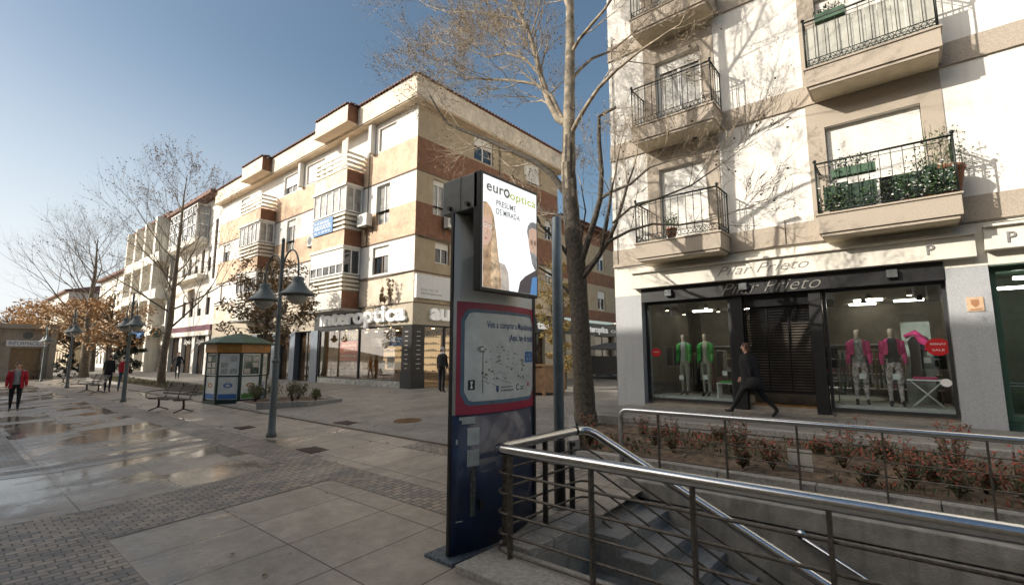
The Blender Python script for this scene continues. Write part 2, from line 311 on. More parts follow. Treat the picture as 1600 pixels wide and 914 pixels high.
cob = [(-8.5, -7.0, 1.4, 4.05), (-8.5, 60, -60, 1.4), (-12.35, -11.95, -60, 4.05), (-24.5, -12.9, -60, 1.3), (-60, -8.5, 4.05, 4.75), (-8.5, -4.2, 4.05, 4.62), (-7.9, -3.9, 6.0, 6.5),
       (-28.5, -27, 1.3, 4.05), (-46, -31, -60, 1.3)]
sheet('cobble_setts', cobm, cob, .004)
drainm = M('rusty_drain_channel', (.06, .042, .032), .6, .2, var=.5, scale=9)
sheet('drain_channel', drainm, [(-60, -4.6, 6.50, 6.60)], .008)
sheet('edge_strip', M('smooth_granite_strip', (.17, .165, .16), .22, var=.2, scale=4), [(-11.95, -11.62, -40, 4.05)], .004)
def disc(name, mat, c, r, label, cat, group=None):
    mb = MB(); n = 24; z = g(c[1])
    f = lambda a, rr, h: (c[0]+rr*math.cos(a), c[1]+rr*math.sin(a), g(c[1]+rr*math.sin(a))+h)
    mb.grid([[f(2*math.pi*j/n, rr, h) for j in range(n)] for rr, h in ((r, 0), (r, .014), (r*.9, .014), (r*.88, .009), (.01, .009))], True, False)
    for k in range(-4, 5):
        x = k*r*.19; hh = math.sqrt(max((r*.82)**2-x*x, 0))
        if hh > .05: mb.poly([(c[0]+x-.012, c[1]-hh, g(c[1]-hh)+.0135), (c[0]+x+.012, c[1]-hh, g(c[1]-hh)+.0135), (c[0]+x+.012, c[1]+hh, g(c[1]+hh)+.0135), (c[0]+x-.012, c[1]+hh, g(c[1]+hh)+.0135)])
    return tag(mb.build(name, mat, loc=None), label, cat, group)
rust = M('rusty_cast_iron', (.20, .11, .045), .7, .2, var=.4, scale=9)
disc('manhole_cover', rust, (-10.2, 7.95), .36, 'round rusty manhole cover set in the grey pavement before the optician shop', 'manhole cover')
for i, (x, y, a) in enumerate([(-11.4, 6.95, .3), (-9.2, 4.9, .28), (-13.2, 5.2, .22)]):
    mb = MB(); 
    for k in range(7): mb.box(x-a+k*a*.3, x-a+k*a*.3+a*.2, y-.15, y+.15, g(y)-.03, g(y)+.012)
    mb.box(x-a-.02, x+a+.02, y-.19, y-.155, g(y)-.03, g(y)+.012); mb.box(x-a-.02, x+a+.02, y+.155, y+.19, g(y)-.03, g(y)+.014)
    tag(mb.build('drain_grate', drainm), ['dark drain grate beside the drain channel and manhole cover', 'dark drain grate in the plaza slabs between lamp post and advertising pillar', 'dark drain grate in the plaza slabs left of the near lamp post'][i], 'drain grate', 'drain grates in the paving')
# distant land
hm = MB(); hr = random.Random(3)
pts = [(-420+0*i, -200+i*20, 9+hr.random()*6) for i in range(31)]
hm.grid([[(x+120, y, -1) for x, y, z in pts], [(x+40, y, z*.8) for x, y, z in pts], [(x, y, z) for x, y, z in pts], [(x-80, y, -1) for x, y, z in pts]])
struct(hm.build('hills', M('distant_hill', (.10, .11, .07), .95, var=.3, scale=.05)))
struct(MB().poly([(-900, -900, -.6), (900, -900, -.6), (900, 900, -.6), (-900, 900, -.6)]).build('ground', M('far_ground', (.14, .125, .1), .95, var=.2, scale=.02), recalc=False))
# raised sidewalk in front of the right building
sw = MB(); sw.box(-6.3, 30, 10.05, 12.60, .2, .66)
struct(sw.build('sidewalk', [sidem]))
kb = MB()
for i in range(30): kb.box(-6.3+i*1.2, -6.3+i*1.2+1.19, 9.86, 10.045, .3, .67)
struct(kb.build('sidewalk_kerb', curbm, bevel=.012))
# ------------------------------------------------------------------ windows, railings
def window(parent, fr, a0, a1, z0, z1, d=-.14, mull=1, frm=None, pane=None, blindf=0, name='window', bars=.055, tr=None):
    frm = frm or wframe; pane = pane or darkglass
    mb = MB(fr); t = bars
    mb.box(a0, a1, d-.05, d+.02, z0, z0+t); mb.box(a0, a1, d-.05, d+.02, z1-t, z1)
    mb.box(a0, a0+t, d-.05, d+.02, z0+t, z1-t); mb.box(a1-t, a1, d-.05, d+.02, z0+t, z1-t)
    for i in range(1, mull+1):
        x = a0+(a1-a0)*i/(mull+1); mb.box(x-t*.6, x+t*.6, d-.05, d+.015, z0+t, z1-t)
    if tr: mb.box(a0+t, a1-t, d-.05, d+.012, tr-t/2, tr+t/2)
    w_ = mb.build(name, frm, parent)
    p = MB(fr); p.box(a0+t*.5, a1-t*.5, d-.035, d-.02, z0+t*.5, z1-t*.5); p.build('pane', pane, w_)
    if blindf:
        b = MB(fr); zb = z1-(z1-z0)*blindf; n = max(2, int((z1-zb)/.06))
        for i in range(n):
            h = (z1-zb)/n; b.box(a0+.01, a1-.01, d+.024, d+.034+.008, zb+i*h+.004, zb+(i+1)*h)
        b.build('blind', blind, w_)
    return w_
def ironrail(parent, fr, a0, a1, d1, z0, h, mat, step=.19):
    """balcony railing: two side runs and the front, with lattice foot and ball finials"""
    mb = MB(fr); runs = [((a0, 0), (a0, d1)), ((a0, d1), (a1, d1)), ((a1, d1), (a1, 0))]
    for (p, q) in runs:
        Lh = math.hypot(q[0]-p[0], q[1]-p[1]); n = max(2, round(Lh/step)); at = lambda t: (p[0]+(q[0]-p[0])*t, p[1]+(q[1]-p[1])*t)
        mb.tube([(*p, z0+h), (*q, z0+h)], .022, 6); mb.tube([(*p, z0+.05), (*q, z0+.05)], .010, 4); mb.tube([(*p, z0+.19), (*q, z0+.19)], .010, 4); mb.tube([(*p, z0+h-.09), (*q, z0+h-.09)], .008, 4)
        for i in range(n+1):
            t = i/n; x, y = at(t); mb.tube([(x, y, z0+.19), (x, y, z0+h)], .0095, 4)
        m = n*2
        for i in range(m):
            x, y = at(i/m); x2, y2 = at((i+1)/m)
            mb.tube([(x, y, z0+.05), (x2, y2, z0+.19)], .007, 3); mb.tube([(x, y, z0+.19), (x2, y2, z0+.05)], .007, 3)
        mb.tube([(*q, z0), (*q, z0+h+.03)], .017, 6); mb.tube([(*p, z0), (*p, z0+h+.03)], .017, 6)
    o = mb.build('railing', mat, parent)
    for a in (a0, a1):
        b = MB(fr); b.fr = fr; b.ball((a, d1, z0+h+.06), .04, 8); b.build('finial', mat, o)
    return o
def leafquads(mb, c, rad, n, size, rnd, flat=1, squash=1):
    for _ in range(n):
        while True:
            p = Vector((rnd.uniform(-1, 1), rnd.uniform(-1, 1), rnd.uniform(-1, 1)))
            if p.length < 1: break
        p = Vector((p.x*rad[0], p.y*rad[1], p.z*rad[2]))+Vector(c)
        a = Vector((rnd.gauss(0, 1), rnd.gauss(0, 1), rnd.gauss(0, 1))).normalized(); b = a.orthogonal().normalized(); s = size*rnd.uniform(.6, 1.3)
        mb.poly([p-a*s, p+b*s*.42, p+a*s, p-b*s*.42])
# ------------------------------------------------------------------ right building
YB = 12.75; fr = FY(YB)
rb = thing('apartment_building', 'white apartment block with beige stone bands and iron balconies above the clothes shop', 'building', (-6.75, YB, .6))
wl = MB(fr)
WR = [(-5.25, -3.95, 4.98, 7.25), (-5.25, -3.95, 8.3, 10.5), (-5.25, -3.95, 11.6, 13.8), (-1.25, .45, 4.98, 7.25), (-1.25, .45, 8.3, 10.5), (-1.25, .45, 11.6, 13.8),
      (4.6, 6.2, 4.98, 7.25), (4.6, 6.2, 8.3, 10.5)]
wallgrid(wl, -6.75, 16, 4.62, 19, WR, .22)
wl.poly([(-6.75, 0, 4.62), (-6.75, 0, 19), (-6.75, -14, 19), (-6.75, -14, 0)]); wl.poly([(-6.75, 0, 4.62), (-6.75, 0, 0), (-6.75, -14, 0), (-6.75, -.01, 4.6)])
wl.poly([(16, 0, 0), (16, 0, 19), (16, -14, 19), (16, -14, 0)]); wl.poly([(-6.75, -14, 0), (-6.75, -14, 19), (16, -14, 19), (16, -14, 0)])
wl.build('wall', white, rb, recalc=False)
MB(fr).box(-6.9, 16.1, -14.1, .25, 19, 19.3).build('roof', tile, rb)
for z0, z1 in ((4.63, 5.10), (7.92, 8.38), (11.2, 11.66), (14.5, 14.95)):
    b = MB(fr); b.box(-6.76, 16.01, -.02, .025, z0, z1); b.box(-6.77, 16.02, -.02, .05, z0-.035, z0-.002); b.build('stone_band', stone, rb)
for (a0, a1, z0, z1) in WR:
    sr = MB(fr)
    za = 5.102 if z0 < 6 else z0+.082 if z0 < 9 else 11.662
    zt = {4.98: 7.918, 8.3: 11.198, 11.6: 14.498}[z0]
    sr.box(a0-.35, a0, -.02, .018, za, zt); sr.box(a1, a1+.35, -.02, .018, za, zt); sr.box(a0, a1, -.02, .0178, z1, zt)
    sr.build('window_surround', stone, rb)
for i, (a0, a1, z0, z1) in enumerate(WR):
    bf = [.97, .14, 0, .62, .35, .5, .3, .5][i]
    window(rb, fr, a0+.01, a1-.01, z0+.01, z1-.01, -.16, 1, wframe, curtain if i in (1, 2) else darkglass, bf, bars=.075)
for i, (a0, a1, z0) in enumerate([(-5.67, -3.45, 5.0), (-1.44, .85, 5.0), (-5.67, -3.45, 8.33), (-1.44, .85, 8.36), (-5.6, -3.45, 11.6), (-1.44, .85, 11.6), (4.2, 6.5, 5.0)]):
    s = MB(fr); s.box(a0, a1, .026, .80, z0-.40, z0-.012); s.box(a0-.03, a1+.03, .052, .83, z0-.011, z0+.028); s.box(a0+.05, a1-.05, .026, .76, z0-.47, z0-.401)
    bl = s.build('balcony', stone, rb, bevel=.006)
    u = MB(fr); u.box(a0+.07, a1-.07, .05, .74, z0-.478, z0-.4705); u.build('balcony_soffit', M('balcony_soffit_cream', (.62, .53, .38), .8, var=.12, scale=3) if i == 0 else bpy.data.materials['balcony_soffit_cream'], bl)
    ironrail(bl, fr, a0+.03, a1-.03, .78, z0+.028, 1.12, wiron, .2 if i != 1 else .19)
# plants and screen on the balconies (things of their own)
rr_ = random.Random(5)
def pot_plant(a, d, z, s, lab, leaf, grp='potted plants on the balconies', box=0, fl=None, hang=0):
    t = thing('potted_plant', lab, 'potted plant', fr(a, d, z), grp); p = MB(fr)
    if box: p.box(a-box, a+box, d-.09, d+.09, z, z+.18)
    else: p.lathe([(.07*s, 0), (.11*s, .2*s), (.12*s, .2*s), (.12*s, .23*s), (.1*s, .23*s)], (a, d, z), 10)
    p.build('pot', M('pot_'+str(len(bpy.data.materials)), (.06, .12, .07) if box else (.30, .13, .07), .7), t)
    l = MB(); c = Vector(fr(a, d, z+.34*s)); leafquads(l, c, ((box or .16*s)*1.15, .15*s, .24*s), int(150*s*(1+box*3)), .035, rr_)
    for _ in range(10): q = c+Vector((rr_.uniform(-1, 1)*(box or .12*s), 0, 0)); l.tube([q-Vector((0, 0, .18*s)), q+Vector((rr_.uniform(-.08, .08), 0, rr_.uniform(.05, .3)*s))], .004, 3)
    l.build('foliage', leaf, t, recalc=False)
    if fl: f = MB(); leafquads(f, c+Vector((0, 0, .06)), ((box or .12*s), .13, .14*s), 22, .025, rr_); f.build('flower', fl, t, recalc=False)
pinkf = M('pink_flower', (.6, .08, .16), .6, var=.4, scale=20); whitef = M('white_flower', (.7, .68, .62), .6)
plg = M('balcony_plant_green', (.06, .10, .03), .6, var=.5, scale=12, col2=(.03, .06, .02))
pot_plant(-.75, .62, 5.80, .8, 'long green planter box of trailing plants hooked on the lower right balcony', plg, box=.38)
pot_plant(.42, .5, 5.04, 1.5, 'large terracotta potted shrub near the right end of the lower right balcony', plg)
pot_plant(.68, .42, 5.04, 2.6, 'tall dark climbing shrub in the right corner of the lower right balcony', plg)
pot_plant(.05, .6, 5.04, 1.0, 'white flowering pot plant in the middle of the lower right balcony', plg, fl=whitef)
pot_plant(-1.15, .55, 5.04, 1.0, 'brown leaved pot plant at the left end of the lower right balcony', M('brown_plant', (.2, .12, .05), .7))
pot_plant(-.9, .7, 9.42, .7, 'pink flowering box hung on top of the upper right balcony rail', plg, box=.28, fl=pinkf)
pot_plant(-4.75, .55, 5.04, 1.3, 'bushy pot plant behind the railing of the lower left balcony', plg)
cl = MB(fr)
for k in range(9):
    if k == 4: continue
    x = -1.30+k*.235; cl.box(x, x+.22, .705, .715, 5.10, 5.62+.05*math.sin(k*2))
tag(cl.build('privacy_screen', M('green_screen_cloth', (.045, .08, .055), .9, var=.5, scale=5), loc=fr(-1.3, .7, 5.05)), 'dark green cloth screen tied inside the lower right balcony rail', 'privacy screen')
cl = MB(fr)
for k in range(10): cl.box(-1.38+k*.218, -1.38+k*.218+.21, .70, .712, 8.45, 9.38)
tag(cl.build('privacy_screen', M('pale_screen_cloth', (.50, .49, .43), .9, var=.1, streak=.3), loc=fr(-1.3, .7, 8.4)), 'pale cloth screen tied inside the upper right balcony rail', 'privacy screen')
cv = MB(); 
for i in range(1100):
    a = rr_.choice((rr_.uniform(-1.35, .8), rr_.gauss(-1.1, .15), rr_.gauss(.6, .15), rr_.gauss(.1, .25))); a = min(max(a, -1.38), .78); z = 5.08+abs(rr_.gauss(0, .32)); q = Vector(fr(a, .74+rr_.uniform(-.06, .07), z)); v = Vector((rr_.gauss(0, 1), rr_.gauss(0, 1), rr_.gauss(0, 1))).normalized()*rr_.uniform(.02, .04); u_ = v.orthogonal()*.5; cv.mat(0 if rr_.random() < .8 else 1); cv.poly([q-v, q+u_, q+v, q-u_])
tag(cv.build('climbing_plant', [plg, whitef], loc=fr(-.3, .7, 5.05), recalc=False), 'leafy climber with pale flowers woven through the lower right balcony rail', 'climbing plant')
for pts_ in ([(-6.7, .055, 4.58), (-4, .06, 4.54), (-2.5, .055, 4.6), (1.2, .055, 4.55), (6, .055, 4.6)], [(-6.6, .03, 4.7), (-6.62, .03, 12)], [(-2.2, .03, 4.62), (-2.2, .03, 5.2), (-1.9, .03, 5.25)]): MB(fr).tube(pts_, .011, 5).build('cable', iron, rb)
# ground floor of the right building
for (a0, a1) in ((-6.74, -5.93), (.52, 1.14), (6.5, 7.3)):
    MB(fr).box(a0, a1, -.6, -.004, .5, 3.72).build('pillar', gstone, rb)
ub = MB(fr); ub.box(-6.745, 16, -.6, -.006, 3.722, 4.61); ub.build('shop_lintel', white2, rb)
fa = MB(fr); fa.box(-6.1, 1.0, 0, .20, 3.88, 4.30); fa.box(-6.1, 1.0, 0, .28, 4.302, 4.36); fa.box(1.12, 8, 0, .20, 3.98, 4.40); fa.box(1.12, 8, 0, .28, 4.402, 4.45)
fas = fa.build('shop_fascia', white2, rb, bevel=.01)
bb = MB(fr); bb.box(-5.92, .51, -.32, .02, 3.50, 3.875); bb.build('shop_signboard', black, rb)
lm = M('shop_letters', (.22, .21, .19), .5, .3, var=.05); lm2 = M('dark_letters', (.24, .22, .19), .5)
text('lettering', 'Pilar Prieto', lambda x, y, z: fr(-3.75+x, .2+y, 4.0+z), lm2, rb, h=.22, wdt=2.0, ext=.008, shear=.45, bold=-.016)
text('lettering', 'Pilar Prieto', lambda x, y, z: fr(-3.72+x, .022+y, 3.54+z), lm, rb, h=.27, wdt=2.15, ext=.012, shear=.45, bold=-.014)
for a, z in ((.28, 4.0), (1.42, 4.08)): text('lettering', 'P', lambda x, y, z_: fr(a+x, .2+y, z+z_), M('logo_grey', (.25, .24, .23), .5) if a < 1 else bpy.data.materials['logo_grey'], rb, h=.20, ext=.02, bold=.01)
for a in (-5.1, -3.2, -.3): MB(fr).box(a-.09, a+.09, .022, .13, 3.62, 3.78).build('sign_lamp', dkgrey, rb)
# shop fronts
framem = M('dark_shop_frame', (.045, .047, .05), .4, .4, var=.1)
fl = MB(fr); fl.box(-5.93, .52, -4.2, -.30, .66, .80); fl.box(-5.93, .52, -.30, .01, .55, .70)
fl.build('shop_floor', M('shop_stone_floor', (.30, .27, .23), .35, var=.15), rb)
iw = M('shop_interior_wall', (.17, .15, .125), .7, var=.3, scale=1.5); cei = M('shop_ceiling', (.30, .27, .22), .8)
iw_ = MB(fr); iw_.box(-5.93, .52, -4.4, -4.2, .6, 3.7); iw_.box(-5.99, -5.931, -4.2, -.6, .6, 3.7); iw_.box(.521, .58, -4.2, -.6, .6, 3.7); iw_.build('shop_interior_wall', iw, rb)
MB(fr).box(-5.93, .52, -4.2, -.33, 3.45, 3.72).build('shop_ceiling', cei, rb)
lampe = M('lit_spot', (1, .9, .7), .5, emit=(1, .80, .52), es=11); lampe2 = M('lit_tube', (1, .95, .85), .5, emit=(1, .9, .75), es=9)
rs = random.Random(11)
for i in range(14):
    a = -5.6+(i % 7)*.95+rs.uniform(-.2, .2); 
    if -3.5 < a < -1.6: continue
    dd = -.8-(i//7)*1.6-rs.uniform(0, .5); sp = MB(fr); sp.lathe([(.05, 0), (.07, .02), (.05, .10), (.02, .12)], (a, dd, 3.33), 8); o = sp.build('spotlight', dkgrey, rb)
    e = MB(fr); e.lathe([(.045, 0), (.045, .006)], (a, dd, 3.322), 8); e.build('lit_face', lampe, o)
for a, d_ in ((-5.2, -2.9), (-4.2, -3.2), (-.9, -2.6), (-.1, -3.3), (-1.1, -3.7)): MB(fr).box(a-.3, a+.3, d_-.04, d_+.04, 3.40, 3.449).build('ceiling_light', lampe2, rb)
def shopwin(parent, fr, a0, a1, z0, z1, d=-.28, mulls=(), m=None, t=.05, gl=None):
    mb = MB(fr); mb.box(a0, a1, d-.04, d+.04, z0, z0+t); mb.box(a0, a1, d-.04, d+.04, z1-t, z1); mb.box(a0, a0+t, d-.04, d+.04, z0+t, z1-t); mb.box(a1-t, a1, d-.04, d+.04, z0+t, z1-t)
    for x in mulls: mb.box(x-t*.4, x+t*.4, d-.04, d+.04, z0+t, z1-t)
    w_ = mb.build('shop_window', m or framem, parent); MB(fr).box(a0+t*.5, a1-t*.5, d-.006, d+.006, z0+t*.5, z1-t*.5).build('pane', gl or glass, w_)
    return w_
shopwin(rb, fr, -5.92, -3.62, .80, 3.50, t=.06); shopwin(rb, fr, -1.60, .51, .80, 3.50, t=.06)
MB(fr).box(-5.85, -3.66, -1.6, -.34, .80, .92).build('display_plinth', M('plinth_white', (.55, .53, .5), .4), rb); MB(fr).box(-1.56, .46, -1.6, -.34, .80, .92).build('display_plinth', bpy.data.materials['plinth_white'], rb)
MB(fr).box(-3.60, -3.30, -.3, -.1, .70, 3.50).build('door_pilaster', black, rb); MB(fr).box(-1.86, -1.62, -.3, -.1, .70, 3.50).build('door_pilaster', black, rb)
sh = MB(fr)
for i in range(30):
    z = 1.22+i*.066
    if z > 3.2: break
    sh.box(-3.29, -1.87, -.30, -.285, z, z+.036)
for x in (-3.29, -2.82, -2.35, -1.90): sh.box(x, x+.035, -.284, -.27, 1.2, 3.2)
sh.box(-3.29, -1.87, -.32, -.2, 3.2, 3.5); sh.box(-3.29, -1.87, -.31, -.24, 1.12, 1.2)
sh.build('roller_shutter', M('black_shutter', (.018, .018, .02), .28, .5, var=.2), rb)
MB(fr).box(-3.3, -1.86, -.9, -.8, .8, 3.4).build('shop_door', M('door_glass_brown', (.20, .165, .13), .3, var=.5, scale=1.4), rb)  # lightened colour stands for the reflections between the shutter slats
MB(fr).box(-3.3, -1.86, -.8, -.34, .70, .84).build('door_step', M('wood_step', (.24, .13, .05), .45, var=.3, scale=7), rb)
# sale stickers
red = M('red_vinyl', (.48, .015, .02), .35, var=.05); whitep = M('white_paper', (.75, .74, .72), .5, var=.05)
def rounds(a, z, r, lab, m, txt=None, tz=()):
    mb = MB(fr); mb.grid([[(a+rr*math.cos(t*math.pi/12), -.265+dd, z+rr*.88*math.sin(t*math.pi/12)) for t in range(24)] for rr, dd in ((r, 0), (r, .004), (.001, .004))], True, False)
    o = mb.build('window_sticker', m, loc=fr(a, -.265, z)); tag(o, lab, 'sticker', 'round stickers on the shop windows')
    if txt:
        for t_, zz, h in txt: text('lettering', t_, lambda x, y, z_: fr(a-.14*h/.06+x, -.26+y, zz+z_), whitep, o, h=h, wdt=.28*h/.06, ext=.003)
rounds(.30, 2.18, .20, 'round red sale sticker with white print on the right display window', red, [('REBAJAS', 2.21, .05), ('SALE', 2.10, .04)])
rounds(-5.66, 2.10, .14, 'round red sticker with white print low on the left display window', red, [('REBAJAS', 2.09, .035)])
rounds(.36, 1.47, .09, 'small round white sticker low in the right display window', whitep)
# green shop at the far right
gw = shopwin(rb, fr, 1.16, 6.4, .80, 3.70, d=-.3, mulls=(3.2, 5.0), m=M('green_frame', (.05, .12, .085), .4, var=.1), t=.09)
iw2 = MB(fr); iw2.box(1.15, 6.4, -4.3, -4.1, .6, 3.9); iw2.box(1.15, 6.4, -4.1, -.2, 3.9, 3.98); iw2.box(1.15, 6.4, -4.1, -.2, .62, .78); iw2.build('shop_interior_wall', M('green_dark_interior', (.03, .085, .06), .6, var=.3), rb)
MB(fr).box(1.16, 6.4, -.34, -.02, 3.70, 3.90).build('shop_transom', M('green_frame_pale', (.20, .28, .22), .5), rb)
for a, d_ in ((1.9, -.9), (2.2, -1.7), (3.4, -1.2), (1.8, -2.8)): MB(fr).box(a-.35, a+.35, d_-.05, d_+.05, 3.5, 3.56).build('ceiling_light', lampe2, rb)
pq = MB(fr); pq.box(.78, 1.02, -.003, .012, 2.85, 3.12); po = pq.build('wall_plaque', M('orange_ceramic', (.62, .42, .27), .5, var=.15, scale=30), loc=fr(.9, 0, 2.85))
tag(po, 'small square orange plaque with a shield on the pillar right of the shop', 'plaque')
s_ = MB(fr); s_.poly([(.84, .0125, 3.07), (.96, .0125, 3.07), (.96, .0125, 2.98), (.90, .0125, 2.92), (.84, .0125, 2.98)]); s_.box(.82, .98, .012, .014, 2.87, 2.895); s_.build('emblem', M('orange_mark', (.4, .2, .1), .5), po)
# ------------------------------------------------------------------ corner building with the optician
YA = 13.3; XA = -16.9; XL = -41.0
fa_ = FY(YA); fs = FX(XA)
cb = thing('corner_building', 'corner block of cream and terracotta bands with bay balconies above the optician shop', 'building', (XA, YA, .6))
wf = MB(fa_)
fwin = [(-20.15, -18.85, 5.9, 7.25), (-20.0, -18.9, 8.35, 10.35), (-19.95, -18.55, 12.15, 13.35), (-26.4, -25.1, 5.9, 7.25), (-26.3, -25.1, 8.9, 10.35), (-27.4, -25.3, 12.15, 13.35),
        (-30.4, -29.1, 5.9, 7.25), (-29.6, -28.5, 8.35, 10.35), (-30.3, -28.5, 12.15, 13.35), (-36.9, -35.7, 5.9, 7.25), (-36.9, -35.7, 8.5, 10.35), (-37.2, -35.7, 12.15, 13.35), (-40, -38.8, 5.9, 7.25), (-40, -38.8, 9, 10.35)]
def zone(fr_, a0, a1, holes, zs, mats, nm='wall'):
    for (z0, z1), m in zip(zs, mats):
        b = MB(fr_); hs = [(h[0], h[1], max(h[2], z0), min(h[3], z1)) for h in holes if h[2] < z1 and h[3] > z0]
        wallgrid(b, a0, a1, z0, z1, [], .22) if not hs else wallgrid(b, a0, a1, z0, z1, hs, .22)
        b.build(nm, m, cb, recalc=False)
ZZ = [(4.38, 5.77), (5.77, 7.43), (7.43, 9.0), (9.0, 10.5), (10.5, 12.1), (12.1, 13.8)]
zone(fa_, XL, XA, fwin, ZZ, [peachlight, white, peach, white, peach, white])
swin = [(14.3, 15.1, 8.6, 10.3), (14.5, 15.4, 6.3, 7.3), (17.2, 18.3, 6.3, 7.3), (17.2, 18.3, 9.1, 10.3), (17.0, 18.5, 12.2, 13.5), (20.3, 21.5, 6.3, 7.3), (20.3, 21.5, 9.1, 10.3), (21.2, 22.8, 12.2, 13.5), (23.2, 24.0, 9.1, 10.3), (23.2, 24.0, 6.3, 7.3)]
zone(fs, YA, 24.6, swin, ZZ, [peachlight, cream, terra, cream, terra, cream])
ln = MB()
for z in (4.36, 5.77, 7.43, 10.5):
    ln.box(XL, XA+.035, YA-.035, YA+.02, z-.03, z+.03); ln.box(XA-.02, XA+.034, YA+.0, 24.6, z-.029, z+.029)
ln.build('string_course', M('dark_joint', (.16, .11, .075), .8), cb)
bk = MB(); bk.poly([(XL, YA, 0), (XL, YA+13, 0), (XL, YA+13, 13.8), (XL, YA, 13.8)]); bk.poly([(XL, 24.6, 4.3), (XA, 24.6, 4.3), (XA, 24.6, 14), (XL, 24.6, 14)]); bk.box(XL, XA-.25, YA+.25, 24.5, 4.0, 4.3); bk.build('back_wall', cream, cb, recalc=False)
ev = MB(); ev.box(XL-.1, XA+.5, YA-.5, 25, 13.72, 14.72); ev.build('eave_band', [peachlight], cb)
MB().box(XL-.1, XA+.45, YA-.45, 24.95, 13.66, 13.719).build('eave_soffit', soffitm, cb)
def tiledge(mb, a0, a1, fr_, d, z, step=.24, dep=.5):
    n = int((a1-a0)/step)
    for i in range(n):
        a = a0+(i+.5)*(a1-a0)/n; r = step*.40
        rows = []
        for dd in (d+.05, d-dep): rows.append([fr_(a+r*math.cos(t), dd, z+(0 if dd > d else dep*.3)+r*math.sin(t)) for t in [math.pi*k/5 for k in range(6)]])
        f = mb.fr; mb.fr = None; mb.grid(rows, False, True); mb.poly(rows[0][::-1]); mb.fr = f
te = MB(); tiledge(te, XL, XA+.5, fa_, .56, 14.74); tiledge(te, YA-.5, 25, fs, .56, 14.74)
te.poly([(XL, YA, 14.9), (XA, YA, 14.9), (XA-5, YA+5.5, 16.6), (XL, YA+5.5, 16.6)]); te.poly([(XA, YA, 14.9), (XA, 25, 14.9), (XA-5, 25, 16.6), (XA-5, YA+5.5, 16.6)])
te.box(XL, XA+.52, YA-.52, 25, 14.722, 14.78)
te.build('roof', tile, cb, recalc=False)
for i, h in enumerate(fwin): window(cb, fa_, h[0]+.01, h[1]-.01, h[2], h[3], -.14, 1, wframe if i % 3 else wframe2, curtain if i in (1, 7) else darkglass, [.35, 0, .97, .4, .5, .9, .3, .2, .6, .97, .3, .5, .97, .4][i], bars=.06)
for i, h in enumerate(swin): window(cb, fs, h[0]+.01, h[1]-.01, h[2], h[3], -.14, 1, wframe, curtain if i % 3 == 0 else darkglass, [.15, .3, .5, .2, .4, .6, .1, .9, .3, .5][i], bars=.06)
for pts_ in ([(-24, .04, 5.74), (-20, .05, 5.70), (-16.95, .04, 5.75)], [(-24.2, .05, 4.33), (-20.5, .09, 4.29), (-16.95, .05, 4.34)], [(-20.7, .03, 7.4), (-20.7, .03, 13.6)]): MB(fa_).tube(pts_, .018, 5).build('cable', iron, cb)
MB(fs).tube([(19.0, .06, 4.4), (19.0, .06, 13.7)], .05, 8).build('downpipe', M('tan_downpipe', (.33, .26, .18), .6), cb); MB(fs).tube([(13.4, .05, 7.36), (17, .06, 7.32), (24.5, .05, 7.38)], .018, 5).build('cable', iron, cb)
